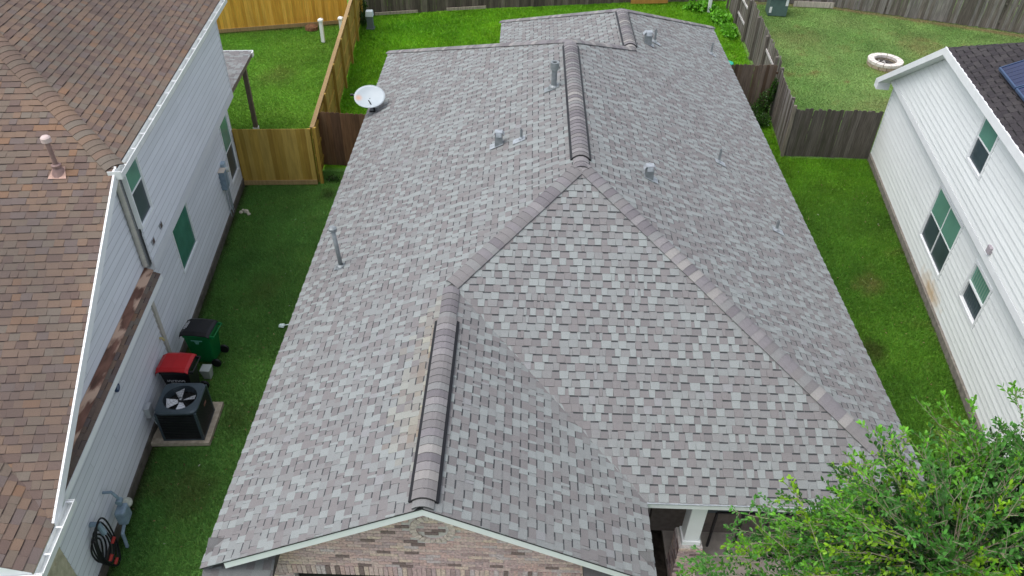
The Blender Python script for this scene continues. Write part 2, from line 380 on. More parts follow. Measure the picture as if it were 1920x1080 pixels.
# eaves: fascia, soffit and the pent returns of the front gable
fas = MB()
fas.box(XL-.012, XL+.02, YG+.05, YB, ZE-.16, ZE-.02); fas.box(XR-.02, XR+.012, YF, YB2, ZE-.16, ZE-.02)
fas.box(XL, XE, YB-.02, YB+.012, ZE-.16, ZE-.02); fas.box(XE, XR, YB2-.02, YB2+.012, ZE-.16, ZE-.02)
fas.box(XE-.012, XE+.02, YB+.02, YB2, ZE-.16, ZE-.02); fas.box(XGR-.02, XGR+.012, YG+.05, YF-.03, ZE-.16, ZE-.02)
fas.build('fascia', M_white, house)
b = MB(); b.box(XGR+.03, XR, YF-.035, YF+.0, ZE-.135, ZE-.012); b.build('porch_fascia', M_white, house)
b = MB(); b.box(XGR+.0, XR, YF-.05, YF-.028, ZE-.02, ZE-.006); b.build('drip_edge', M_metal_l, house)
for sg in (-1, 1):
    b = MB(); x0, z0 = XG, ZG; x1 = XG+sg*(XG-XL-.36); z1 = ZE+S*.36
    b.hexa([(x0, YG-.03, z0-.165), (x1, YG-.03, z1-.165), (x1, YG+.0, z1-.165), (x0, YG+.0, z0-.165)],
           [(x0, YG-.03, z0-.012), (x1-sg*0, YG-.03, z1-.012), (x1, YG+.0, z1-.012), (x0, YG+.0, z0-.012)])
    b.build('rake_board', M_white, house)
    b = MB(); b.hexa([(x0, YG-.042, z0-.014), (XG+sg*(XG-XL), YG-.042, ZE-.014), (XG+sg*(XG-XL), YG+.02, ZE-.014), (x0, YG+.02, z0-.014)],
           [(x0, YG-.042, z0-.006), (XG+sg*(XG-XL), YG-.042, ZE-.006), (XG+sg*(XG-XL), YG+.02, ZE-.006), (x0, YG+.02, z0-.006)])
    b.build('drip_edge', M_blackm, house)
    b = MB(); b.poly([(x0, YG, z0-.15), (x1, YG, z1-.15), (x1, YG+.4, z1-.15), (x0, YG+.4, z0-.15)]); b.build('soffit', M_white, house)
# pent returns with their own little courses
for sg, xa, xb in ((-1, XL+.0, -3.42), (1, 1.12, XGR-.0)):
    b = MB(); yb = YG+.40; yf = YG-.1; zf = ZE-.14; zb = zf+.26
    b.hexa([(xa, yf, zf-.03), (xb, yf, zf-.03), (xb, yb, zf-.03), (xa, yb, zf-.03)], [(xa, yf, zf), (xb, yf, zf), (xb, yb, zb), (xa, yb, zb)])
    pr = b.build('gable_return', M_deck, house)
    u = np.array([1, 0, 0.]); w = np.array([0, yb-yf, zb-zf]); wl_ = np.linalg.norm(w); w /= wl_; n = np.cross(u, w)
    mb = MB(); y = 0
    while y < wl_-.01:
        x = xa
        while x < xb-.01:
            x1 = min(x+random.choice((.12, .15, .18)), xb); y1 = min(y+EXPO, wl_); hi = random.random() < .5
            p = lambda X, Y, Z: np.array([0, yf-.01, zf])+u*X+w*Y+n*Z
            h = .018 if hi else .009
            mb.hexa([p(x, y, 0), p(x1, y, 0), p(x1, y1, 0), p(x, y1, 0)], [p(x, y, h), p(x1, y, h), p(x1, y1, .003), p(x, y1, .003)], tuple(v*.62 for v in col_main(np.array([50, 50, 0]), hi)[1])); x = x1
        y += EXPO
    mb.build('shingle_courses', M_shingle, pr, kind='stuff')
    b = MB(); b.box(xa+.02, xb+.02, yf-.04, yf-.012, zf-.15, zf+.012); b.build('return_fascia', M_white, house)

# walls: body, brick front gable
b = MB(); XA, XB = XL+.45, XR-.45
b.box(XA, XB, 8.75, YB-.45, 0, ZE-.06); b.box(XE+.45, XB, YB-.45, YB2-.45, 0, ZE-.06)
b.box(XA, XGR-.45, YG+.62, 8.75, 0, ZE-.06)
body = b.build('wall', M_mortar, house)
b = MB(); yw = YG+.42
b.hexa([(-3.42, yw, 0), (1.12, yw, 0), (1.12, yw+.12, 0), (-3.42, yw+.12, 0)], [(-3.42, yw, 2.05), (1.12, yw, 2.05), (1.12, yw+.12, 2.05), (-3.42, yw+.12, 2.05)]) if False else None
# backing split round the garage opening (x -3.0..0.65, z < 1.805)
b.box(XA, -3.33, yw, yw+.12, 0, 1.805); b.box(.68, XGR-.45, yw, yw+.12, 0, 1.805)
zz = lambda x: ZE+S*(XG-XL-abs(x-XG))-.14
b.hexa([(XA, yw, 1.805), (XGR-.45, yw, 1.805), (XGR-.45, yw, zz(XA)), (XG, yw, zz(XG)), (XA, yw, zz(XA))],
       [(XA, yw+.12, 1.805), (XGR-.45, yw+.12, 1.805), (XGR-.45, yw+.12, zz(XA)), (XG, yw+.12, zz(XG)), (XA, yw+.12, zz(XA))])
gw = b.build('wall', M_mortar, house, label='front gable wall of pink and tan brick with a ring medallion')
b = MB(); b.box(-3.33, .68, yw+.14, yw+.17, 0, 1.805); b.build('garage_door', M_dark, house)
BC = [(.60, .42, .39), (.56, .41, .40), (.64, .49, .45), (.50, .38, .38), (.66, .52, .44), (.42, .31, .30), (.23, .17, .16), (.58, .49, .49)]
mcx, mcz, mr0, mr1 = XG+.04, 3.10, .24, .335
bricks = []
row = 0; z = 2.06
while z < zz(XG)-.02:
    x = XA+(row % 2)*.105
    x -= .21
    while x < XGR-.45:
        xa, xb = max(x, XA), min(x+.203, XGR-.45)
        zt = z+.064
        # clip under the rake
        def zlim(xx): return zz(xx)-.005
        ok = xb-xa > .04
        if ok:
            if min(zlim(xa), zlim(xb)) < zt:
                if max(zlim(xa), zlim(xb)) < z+.02: ok = False
            cx, cz = (xa+xb)/2, z+.032
            dd = math.hypot(cx-mcx, cz-mcz)
            if mr0-.05 < dd < mr1+.04: ok = 'cut' if False else (dd < mr0-.05 or dd > mr1+.04)
        if ok: bricks.append((xa, xb, z, zt))
        x += .213
    z += .0745; row += 1
def brickbox(mb, xa, xb, z0, z1, col, pr=.0):
    zt0, zt1 = min(z1, max(z0+.004, zz(xa))), min(z1, max(z0+.004, zz(xb)))
    mb.hexa([(xa, yw-.012-pr, z0), (xb, yw-.012-pr, z0), (xb, yw, z0), (xa, yw, z0)], [(xa, yw-.012-pr, zt0), (xb, yw-.012-pr, zt1), (xb, yw, zt1), (xa, yw, zt0)], col)
bricks.sort(key=lambda q: -q[2]); rest = MB(); seen = 0
for k, (xa, xb, z0, z1) in enumerate(bricks):
    col = random.choice(BC); 
    if random.random() < .5: col = BC[random.randrange(3)]
    if k < 285:
        mb = MB(); brickbox(mb, xa, xb, z0, z1, col, random.uniform(0, .004)); mb.build('brick', M_brick, gw)
    else: brickbox(rest, xa, xb, z0, z1, col, random.uniform(0, .004))
# jamb bricks below the course line
z = .02; row = 0
while z < 2.0:
    for xs, xe in ((XA, -3.34), (.69, XGR-.45)):
        x = xs-(row % 2)*.1
        while x < xe:
            a, c = max(x, xs), min(x+.203, xe)
            if c-a > .03: brickbox(rest, a, c, z, z+.064, random.choice(BC))
            x += .213
    z += .0745; row += 1
rest.build('brick_courses', M_brick, gw, kind='stuff')
x = XA
while x < XGR-.52:
    mb = MB(); mb.box(x, x+.064, yw-.02, yw, 1.815, 2.045, random.choice(BC)); mb.build('soldier_brick', M_brick, gw); x += .0745
for k in range(22):
    a0, a1 = 2*PI*k/22+.02, 2*PI*(k+1)/22-.02
    q = [(mcx+r_*math.cos(a), mcz+r_*math.sin(a)) for r_, a in ((mr0, a0), (mr1, a0), (mr1, a1), (mr0, a1))]
    mb = MB(); mb.hexa([(p[0], yw-.03, p[1]) for p in q], [(p[0], yw, p[1]) for p in q], (.66, .55, .50) if k % 2 else (.60, .50, .46)); mb.build('medallion_brick', M_brick, gw)

# porch: slab, recessed front wall with windows, column
b = MB(); b.box(2.92, XR-.1, 5.2, 8.75, -.05, .12); b.build('porch_floor', M_porch, house)
b = MB(); b.box(2.65, XR-.5, 8.62, 8.74, .12, ZE-.1); b.build('wall', M_brownwall, house)
b = MB(); b.poly([(XGR, YF, ZE-.11), (XR, YF, ZE-.11), (XR, 8.75, ZE-.11), (XGR, 8.75, ZE-.11)]); b.build('soffit', M_white, house)
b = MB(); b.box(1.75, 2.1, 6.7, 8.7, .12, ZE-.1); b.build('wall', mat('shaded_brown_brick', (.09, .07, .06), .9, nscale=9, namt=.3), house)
for k in range(5):
    x = 3.62+k*.62
    wv = MB(); wv.box(x, x+.54, 8.585, 8.615, .78, 2.2); wv.build('window', M_glass_d, house)
for k in range(6):
    x = 3.72+k*.48
    b = MB(); b.box(x-.02, x+.02, 8.30, 8.34, .12, 1.15); b.build('railing_post', M_black, house)
b = MB(); b.box(3.72, 6.14, 8.305, 8.335, 1.15, 1.19); b.build('railing_bar', M_black, house)
colm = MB(); cxm, cym = 3.13, 7.78
colm.box(cxm-.13, cxm+.13, cym-.13, cym+.13, 1.30, ZE-.12); pc = colm.build('porch_column', M_white, house, bevel=.01)
b = MB(); b.box(cxm-.16, cxm+.16, cym-.16, cym+.16, 1.20, 1.30); b.box(cxm-.165, cxm+.165, cym-.165, cym+.165, ZE-.28, ZE-.122); b.build('column_base', M_white, pc, bevel=.008)
pd = MB(); pd.box(cxm-.2, cxm+.2, cym-.2, cym+.2, .12, 1.195); ped = pd.build('pedestal', M_mortar, house)
z = .13; row = 0
while z < 1.12:
    for f in range(2):
        x = -.21+(row % 2)*.1-.1
        while x < .21:
            a, c = max(x, -.212), min(x+.2, .212)
            if c-a > .03:
                mb = MB()
                if f == 0: mb.box(cxm+a, cxm+c, cym-.212, cym-.2, z, z+.064, random.choice(BC))
                else: mb.box(cxm-.212, cxm-.2, cym+a, cym+c, z, z+.064, random.choice(BC))
                mb.build('brick', M_brick, ped)
            x += .213
    z += .0745; row += 1

# roof penetrations
def zl(x): return ZE+S*(x-XL)
def zr_(x): return ZE+S*(XR-x)
def flashing(mb, x, y, z, sg, s=.17):   # small plate lying on the slope, sg -1 left plane, +1 right plane
    dn = np.array([sg*cs, 0, -sn]); n = np.array([sg*sn, 0, cs]); c = np.array([x, y, z])+n*.024
    q = [c-dn*s*.8+np.array([0, -s*.7, 0]), c+dn*s*1.3+np.array([0, -s*.7, 0]), c+dn*s*1.3+np.array([0, s*.7, 0]), c-dn*s*.8+np.array([0, s*.7, 0])]
    mb.hexa(q, [p+n*.006 for p in q])
def vent_pipe(x, y, z, h, r, sg, cap=None, lean=0, mt=M_metal):
    mb = MB(); mb.lathe((x, y, z), [(r, -.05), (r, h), (r*.75, h), (r*.75, h-.1), (0, h-.1)], 14)
    o = mb.build('vent_pipe', mt, house, smooth=False)
    f = MB(); flashing(f, x, y, z, sg, .11+r); f.lathe((x, y, z), [(r*2.0, -.03), (r*1.7, .05), (r*1.05, .085)], 14); f.build('flashing', M_metal_l if not cap else M_metal, o)
    if cap:
        c = MB(); c.lathe((x, y, z), [(r*1.0, h-cap*1.0), (r*1.55, h-cap), (r*1.55, h+.01), (r*1.0, h+.01), (r*1.0, h-.08), (0, h-.08)], 18); c.build('cap', M_metal, o)
vent_pipe(.739, 16.999, zl(.739), .62, .066, -1, cap=.16)
vent_pipe(.017, 15.106, zl(.017), .26, .03, -1)
vent_pipe(4.764, 16.467, zr_(4.764), .36, .03, 1)
vent_pipe(5.757, 14.375, zr_(5.757), .27, .035, 1)
vent_pipe(6.154, 24.722, zr_(6.154), .39, .033, 1)
vent_pipe(3.923, 22.778, zr_(3.923), .40, .035, 1)
def hood(x, y, z, h, sg, s=.08):
    mb = MB(); mb.hexa([(x-s*1.1, y-s, z-.08), (x+s*1.1, y-s, z-.08), (x+s*1.1, y+s, z-.08), (x-s*1.1, y+s, z-.08)], [(x-s, y-s, z+h*.8), (x+s, y-s, z+h*.8), (x+s, y+s, z+h*.8), (x-s, y+s, z+h*.8)])
    o = mb.build('exhaust_vent', M_metal, house)
    f = MB(); flashing(f, x, y, z, sg, .16); f.build('flashing', M_metal_l, o)
    c = MB(); k = s*.95; zt = z+h
    # folded roof over the outlet: a flat strip and two turned-down wings
    c.hexa([(x-k, y-k, zt), (x+k, y-k, zt), (x+k, y+k, zt), (x-k, y+k, zt)], [(x-k, y-k, zt+.01), (x+k, y-k, zt+.01), (x+k, y+k, zt+.01), (x-k, y+k, zt+.01)])
    for g in (-1, 1):
        c.hexa([(x+g*k, y-k, zt), (x+g*k*1.7, y-k, zt-.075), (x+g*k*1.7, y+k, zt-.075), (x+g*k, y+k, zt)], [(x+g*k, y-k, zt+.01), (x+g*k*1.7, y-k, zt-.065), (x+g*k*1.7, y+k, zt-.065), (x+g*k, y+k, zt+.01)])
    c.hexa([(x-k*.8, y-k, zt), (x+k*.8, y-k, zt), (x+k*.8, y-k-.03, zt-.09), (x-k*.8, y-k-.03, zt-.09)], [(x-k*.8, y-k+.008, zt+.01), (x+k*.8, y-k+.008, zt+.01), (x+k*.8, y-k-.022, zt-.08), (x-k*.8, y-k-.022, zt-.08)])
    c.build('cap', M_metal_l, o)
hood(-.473, 15.305, zl(-.473), .33, -1); hood(2.666, 13.926, zr_(2.666), .30, 1); hood(3.649, 22.336, zr_(3.649), .36, 1, .1)
# tall service mast near the left eave, leaning out a little
b = MB(); b.tube([(-3.655, 12.792, zl(-3.655)-.05), (-3.72, 12.79, zl(-3.655)+.96)], .045, 12); mast = b.build('service_mast', M_metal, house, smooth=True)
b = MB(); flashing(b, -3.655, 12.792, zl(-3.655), -1, .12); b.lathe((-3.657, 12.792, zl(-3.655)), [(.12, -.03), (.09, .04), (.05, .07)], 14); b.build('flashing', M_metal, mast)
b = MB(); b.lathe((-3.72, 12.79, zl(-3.655)+.93), [(.045, 0), (.085, 0), (.085, .05), (.05, .08), (0, .09)], 14); b.build('cap', M_metal, mast)

# satellite dish
dp = np.array([-4.2, 20.45, zl(-4.2)+.03])
dish = empty('satellite_dish', tuple(dp), label='pale satellite dish with an orange rust spot on the left roof edge', cat='satellite dish')
b = MB(); b.box(dp[0]-.14, dp[0]+.14, dp[1]-.1, dp[1]+.1, dp[2]-.02, dp[2]+.015); b.build('base_plate', M_blackm, dish)
b = MB(); b.tube([dp, dp+[-.06, 0, .18], dp+[-.12, .03, .34]], .025, 10); b.build('mast', M_blackm, dish)
dc = dp+np.array([-.11, .0, .40]); ax = np.array([.02, -.50, .86]); ax /= np.linalg.norm(ax); u1 = np.cross(ax, [0, 0, 1.]); u1 /= np.linalg.norm(u1); u2 = np.cross(ax, u1)
b = MB(); nr, na = 7, 36; rx, ry = .44, .38
def dpt(r, a, back=0): return dc+u1*rx*r*math.cos(a)+u2*ry*r*math.sin(a)+ax*(.075*r*r-.06-back)
i0 = len(b.v)
for bk in (0, .012):
    base = len(b.v); b.v.append(tuple(dpt(0, 0, bk)))
    for i in range(1, nr+1):
        for j in range(na): b.v.append(tuple(dpt(i/nr, 2*PI*j/na, bk)))
    for j in range(na):
        j2 = (j+1) % na; b.f.append((base, base+1+j, base+1+j2)); b.c.append((1, 1, 1))
        for i in range(nr-1): b.f.append((base+1+i*na+j, base+1+(i+1)*na+j, base+1+(i+1)*na+j2, base+1+i*na+j2)); b.c.append((1, 1, 1))
k1 = 1+(nr-1)*na; k2 = 1+nr*na+k1
for j in range(na): b.f.append((k1+j, k2+j, k2+(j+1) % na, k1+(j+1) % na)); b.c.append((1, 1, 1))
# the rust spot is a colour patch in the reflector material, fixed in object space
md = M_dish; n_, l_ = md.node_tree.nodes, md.node_tree.links
gp = n_.new('ShaderNodeNewGeometry'); vm = n_.new('ShaderNodeVectorMath'); vm.operation = 'DISTANCE'; vm.inputs[1].default_value = tuple(dpt(.72, .1))
l_.new(gp.outputs['Position'], vm.inputs[0]); mr = n_.new('ShaderNodeMapRange'); mr.inputs['From Min'].default_value = .03; mr.inputs['From Max'].default_value = .13; mr.inputs['To Min'].default_value = .75; mr.inputs['To Max'].default_value = 0
l_.new(vm.outputs['Value'], mr.inputs['Value']); mx = n_.new('ShaderNodeMix'); mx.data_type = 'RGBA'; pb = n_['Principled BSDF']
src = pb.inputs['Base Color'].links[0].from_socket; l_.new(mr.outputs[0], mx.inputs['Factor']); l_.new(src, mx.inputs['A']); mx.inputs['B'].default_value = (.62, .33, .19, 1); l_.new(mx.outputs['Result'], pb.inputs['Base Color'])
b.build('reflector', M_dish, dish, smooth=True)
b = MB(); tip = dc+np.array([-.56, .20, -.06]); b.tube([dc+np.array([.2, .34, -.02]), tip], .013, 8); b.build('feed_arm', M_metal_l, dish)
b = MB(); b.tube([tip+[-.03, .0, 0], tip+[.05, .01, 0]], .035, 10); b.build('receiver', M_blackm, dish)
b = MB(); b.tube([dp+[.03, -.12, .03], dp+[-.02, -.2, .2], dc+np.array([-.01, -.16, -.03])], .016, 8); b.build('bracket', M_blackm, dish)

# ================================================================= NEIGHBOUR HOUSES (frames: s along the wall, t outward, z up)
def frame(Ox, Oy, slope, side):
    th = math.atan(slope)
    if side == 'L': d = np.array([-math.sin(th), math.cos(th), 0]); n = np.array([math.cos(th), math.sin(th), 0])
    else: d = np.array([math.sin(th), math.cos(th), 0]); n = np.array([-math.cos(th), math.sin(th), 0])
    Oo = np.array([Ox, Oy, 0.])
    def xf(v): v = np.asarray(v, float).reshape(-1, 3); return Oo+v[:, :1]*d+v[:, 1:2]*n+v[:, 2:3]*np.array([0, 0, 1.])
    return xf, d, n
xfL, dL, nL = frame(-8.6, 20.7, .1, 'L')
xfR, dR, nR = frame(11.81, 23.42, .134, 'R')
def W(xf, s, t, z): return xf([(s, t, z)])[0]

def siding(wall, xf, t, s0, s1, z0, z1, e, mt, holes=(), ztop=None, seg=3.6, th=.026):
    """lap boards, each its own part. ztop(s) limits boards under a sloping rake (increasing away from the low end)"""
    z = z0; row = 0
    while z < z1-.01:
        zt = min(z+e, z1); spans = [(s0, s1)]
        if ztop is not None:
            f, sign = ztop        # f(z) -> s where the rake meets height z ; sign +1: wall lies at s > f
            lim = f((z+zt)/2); spans = [(max(s0, lim), s1)] if sign > 0 else [(s0, min(s1, lim))]
        pieces = []
        for a, b_ in spans:
            cuts = [h_ for h_ in holes if h_[0] < b_ and h_[1] > a and h_[2] < zt-.002 and h_[3] > z+.002]
            cur = a
            for (ha, hb, hz0, hz1) in sorted(cuts):
                if ha > cur: pieces.append((cur, ha, z, zt, True))
                if hz0 > z+.004: pieces.append((max(ha, cur), min(hb, b_), z, hz0, False))
                if hz1 < zt-.004: pieces.append((max(ha, cur), min(hb, b_), hz1, zt, False))
                cur = max(cur, hb)
            if cur < b_: pieces.append((cur, b_, z, zt, True))
        for a, b_, za, zb, whole in pieces:
            if b_-a < .03: continue
            x = a; first = True; fa = t+th-(th-.003)*(za-z)/e; fb = t+th-(th-.003)*(zb-z)/e
            while x < b_-.01:
                x1 = x+(seg*((row*.37) % 1) + .4 if first else seg); first = False
                if x1 > b_-.3 or not whole: x1 = b_
                mb = MB(xf); g = .0015
                mb.hexa([(x+g, t-.02, za), (x1-g, t-.02, za), (x1-g, fa, za), (x+g, fa, za)], [(x+g, t-.02, zb), (x1-g, t-.02, zb), (x1-g, fb, zb), (x+g, fb, zb)])
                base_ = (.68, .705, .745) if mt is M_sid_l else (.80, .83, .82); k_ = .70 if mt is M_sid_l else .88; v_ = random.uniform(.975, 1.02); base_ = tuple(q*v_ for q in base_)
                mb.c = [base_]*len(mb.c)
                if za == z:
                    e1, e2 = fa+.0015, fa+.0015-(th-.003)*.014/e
                    mb.poly([(x+g, e1, z), (x1-g, e1, z), (x1-g, e2, z+.014), (x+g, e2, z+.014)], tuple(q*k_ for q in base_))  # lap shadow and dirt painted as a darker strip on the lower edge
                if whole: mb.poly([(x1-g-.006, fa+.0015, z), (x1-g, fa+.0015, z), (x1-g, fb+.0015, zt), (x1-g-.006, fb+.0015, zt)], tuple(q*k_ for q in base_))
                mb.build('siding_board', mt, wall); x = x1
        z += e; row += 1

def hol(q, g=.115): return (q[0]-g, q[1]+g, q[2]-g, q[3]+g)

def window(house_, xf, t, s0, s1, z0, z1, kind, trim=.07, flip=False, mats=None, grow=.05, zf=.5):
    s0 -= grow; s1 += grow; z0 -= grow; z1 += grow; mb = MB(xf); w = trim; p = t+.034
    for a in ((s0-w, s1+w, z1, z1+w), (s0-w, s1+w, z0-w, z0), (s0-w, s0, z0, z1), (s1, s1+w, z0, z1)):
        mb.box(a[0], a[1], t-.06, p, a[2], a[3])
    o = mb.build('window', M_white, house_)
    up, lo = mats or (M_glass_g, M_glass_d)
    def pane(a, b_, c, d_, mt, tt): q = MB(xf); q.box(a, b_, tt-.01, tt, c, d_); q.build('pane', mt, o)
    def rail(a, b_, c, d_): q = MB(xf); q.box(a, b_, t-.045, t+.012, c, d_); q.build('sash', M_white, o)
    r = .022
    r = .018; rail(s0, s1, z0, z0+r); rail(s0, s1, z1-r, z1); rail(s0, s0+r, z0+r, z1-r); rail(s1-r, s1, z0+r, z1-r)
    if kind == 'one': pane(s0+r, s1-r, z0+r, z1-r, up, t+.0)
    elif kind == 'hung':
        zm = z0+(z1-z0)*zf; rail(s0+r, s1-r, zm-r, zm+r); pane(s0+r, s1-r, zm+r, z1-r, up, t+.004); pane(s0+r, s1-r, z0+r, zm-r, lo, t-.008)
    elif kind == 'four':
        zm = z0+(z1-z0)*.5; sm = (s0+s1)/2; rail(s0+r, sm-r, zm-r, zm+r); rail(sm+r, s1-r, zm-r, zm+r); rail(sm-r, sm+r, z0+r, z1-r)
        for a, b_ in ((s0+r, sm-r), (sm+r, s1-r)): pane(a, b_, zm+r, z1-r, up, t+.004); pane(a, b_, z0+r, zm-r, lo, t-.008)
    elif kind == 'blinds':
        zm = z0+(z1-z0)*.5; rail(s0+r, s1-r, zm-r, zm+r); pane(s0+r, s1-r, zm+r, z1-r, up, t-.03); pane(s0+r, s1-r, z0+r, zm-r, lo, t-.035)
        for k in range(9):
            q = MB(xf); a = s0+r+.02+k*(s1-s0-2*r-.04)/9; q.box(a, a+.05, t-.029, t-.024, zm+r+.01, z1-r-.01); q.build('blind_slat', mat('blind_green', (.17, .30, .23), .5), o)
            q = MB(xf); q.box(a, a+.05, t-.034, t-.030, z0+r+.01, zm-r-.01); q.build('blind_slat', mat('blind_dark', (.06, .085, .10), .5), o)
    return o

# ---- left house
hl = empty('house', tuple(W(xfL, -7, -4, 0)), label='pale grey two storey house with a brown shingle roof, at the left edge', cat='house')
HPz = lambda s: 5.6+.5*(s+8.6)
mb = MB(xfL); sN, sF = -8.6, .45; TI = -8.0
k = 6.5
frontp = [(-14.25, .4, HPz(-14.25)), (sN, .4, 5.6), (sN+k, .4-k, 5.6+k/2), (sN+k, TI-2, 5.6+k/2), (-14.25-0, TI-2, HPz(-14.25))]
sidep = [(sN, .4, 5.6), (sF, .4, 5.6), (sF, .4-k, 5.6+k/2), (sN+k, .4-k, 5.6+k/2)]
garage = [(-15.0, .4, 2.8), (-14.2, .4, 2.8), (-14.2+4, -3.6, 4.8), (-15.0, -3.6, 4.8)]
for q in (frontp, sidep): mb.poly(q); mb.poly([(a, b_, c-.14) for a, b_, c in reversed(q)])
mb.poly(garage); mb.poly([(-14.0, .34, 2.78), (-8.15, .34, 2.78), (-8.15, .05, 2.92), (-14.0, .05, 2.92)])
rl = mb.build('roof', M_deck, hl)
PT = {'a': (0.189, 0.135, 0.105), 'b': (0.172, 0.123, 0.099), 'c': (0.172, 0.136, 0.109), 'd': (0.154, 0.113, 0.098), 'e': (0.204, 0.142, 0.105), 'f': (0.145, 0.103, 0.088), 'g': (0.177, 0.149, 0.123), 'h': (0.223, 0.138, 0.091), 'i': (0.157, 0.125, 0.115)}
def col_tan(c, hi):
    k_ = random.choices('abcdefghi', weights=(6, 5, 5, 4, 5, 3, 4, 1.0, 3))[0]; return k_, PT[k_]
SL = MB()
RT = Roof(rl, M_shingle_tan, col_tan, (.14, .17, .19, .22, .26), (.019, .011), .015, (.075, .055, .05))
h5 = math.sqrt(1.25); c5, s5 = 1/h5, .5/h5
zv = np.array([0, 0, 1.])
# front plane: u along t (to the right), w up-slope = +s
RT.plane(W(xfL, -14.25, 0, HPz(-14.25)), nL, dL*c5+zv*s5, zv*c5-dL*s5, [(TI-1, 0), (.4, 0), (.4, (sN+14.25)*h5), (.4-k, (sN+14.25+k)*h5), (TI-1, (sN+14.25+k)*h5)])
# side plane: u along -s, w up-slope = -t
RT.plane(W(xfL, 0, .42, 5.59), -dL, -nL*c5+zv*s5, nL*s5+zv*c5, [(-sF, 0), (-sN, 0), (-sN-k, k*h5), (-sF, k*h5)])
RT.plane(W(xfL, 0, .42, 2.79), -dL, -nL*c5+zv*s5, nL*s5+zv*c5, [(14.2, 0), (15.0, 0), (15.0, 4*h5), (10.2, 4*h5)])
RT.plane(W(xfL, 0, .36, 2.785), -dL, (-nL*.9+zv*.42)/math.hypot(.9, .42), (nL*.42+zv*.9)/math.hypot(.9, .42), [(8.15, 0), (14.1, 0), (14.1, .17), (8.15, .17)], expo=.085)
RT.finish(300)
def hipL(A, B, d1, d2, **kk): caps(rl, A, B, hipvec(A, B, d1), hipvec(A, B, d2), M_shingle_tan, [PT[c] for c in 'aabceg'], **kk)
hipL(W(xfL, sN+.03, .38, 5.6), W(xfL, sN+k, .4-k, 5.6+k/2), -dL*c5-zv*s5, nL*c5-zv*s5, hw=.19)
# rusty apron flashing along the foot of the recessed upper wall
b = MB(xfL); b.hexa([(-13.95, .05, 2.93), (-8.12, .05, 2.93), (-8.12, .225, 2.86), (-13.95, .225, 2.86)], [(-13.95, .05, 2.95), (-8.12, .05, 2.95), (-8.12, .235, 2.875), (-13.95, .235, 2.875)]); b.build('apron_flashing', M_copper, hl)
b = MB(xfL); b.box(-14.0, -8.13, .335, .365, 2.64, 2.775); b.build('fascia', M_white, hl)
P_ = W(xfL, -8.67, -.57, HPz(-8.67)); b = MB(); b.lathe(P_, [(.042, -.03), (.042, .66), (.0, .66)], 12); vp = b.build('vent_pipe', M_pvc_pink, hl)
b = MB(); b.lathe(P_, [(.085, .12), (.085, .16), (.05, .18)], 14); b.lathe(P_, [(.15, -.06), (.075, .1), (.045, .13)], 14); b.build('flashing_collar', M_pvc_pink, vp)
b = MB(); b.lathe(P_, [(.04, .60), (.085, .62), (.085, .70), (.06, .725), (0, .73)], 16); b.build('cap', M_pinkcap, vp)
q = [W(xfL, -8.67+a, -.57+c, HPz(-8.67+a)+.025) for a, c in ((-.15, -.16), (-.15, .16), (.08, .10), (.08, -.10))]; b = MB(); b.hexa(q, [p+np.array([0, 0, .007]) for p in q]); b.build('flashing', mat('pink_flashing', (.42, .27, .22), .6, nscale=12, namt=.3), vp)
# walls
b = MB(xfL); b.box(-13.9, 0, -.15, -.08, .2, 2.93); b.box(-13.9, 0, -8.5, -.15, .2, 2.93); lw = b.build('wall', M_wallback, hl)
b = MB(xfL); b.box(-8.12, 0, -8.5, .17, 2.93, 5.45); b.hexa([(-13.9, -8.4, 2.93), (-8.12, -8.4, 2.93), (-8.12, -8.4, 5.6), (-13.9, -8.4, 2.95)], [(-13.9, .035, 2.93), (-8.12, .035, 2.93), (-8.12, .035, 5.68), (-13.9, .035, 2.95)]); uw = b.build('wall', M_wallback, hl)
b = MB(xfL); b.box(-14.9, .02, -.2, .065, -.1, .2); b.build('foundation', M_found, hl)
wl1 = (-6.12, -5.0, 1.38, 2.42); wl2 = (-1.02, -.28, .72, 2.45); wu1 = (-8.0, -7.4, 3.97, 5.1)
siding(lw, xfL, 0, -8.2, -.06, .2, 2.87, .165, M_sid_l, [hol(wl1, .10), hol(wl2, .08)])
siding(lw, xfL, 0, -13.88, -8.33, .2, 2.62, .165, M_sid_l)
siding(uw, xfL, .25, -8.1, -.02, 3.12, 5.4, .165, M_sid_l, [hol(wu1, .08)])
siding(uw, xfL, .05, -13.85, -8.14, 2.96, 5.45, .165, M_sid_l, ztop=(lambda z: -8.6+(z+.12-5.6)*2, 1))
b = MB(xfL); b.box(-8.12, .0, .245, .285, 2.90, 3.115); b.build('belt_board', mat('trim_grey', (.62, .64, .67), .6), hl)
b = MB(xfL); b.box(-.07, .0, .262, .275, 3.12, 5.4); b.box(-.08, .0, -.01, .022, .2, 2.87); b.box(-.08, .0, .005, .24, 2.87, 2.895); b.build('corner_board', mat('trim_grey', (.50, .52, .55), .6), hl)
b = MB(xfL); b.box(-8.315, -8.19, -.01, .05, .2, 2.65); b.build('corner_board', M_trim_l, hl)
b = MB(xfL); b.box(-14.8, -13.9, -.25, .03, 0, 2.66); b.build('stone_corner', M_stone, hl)
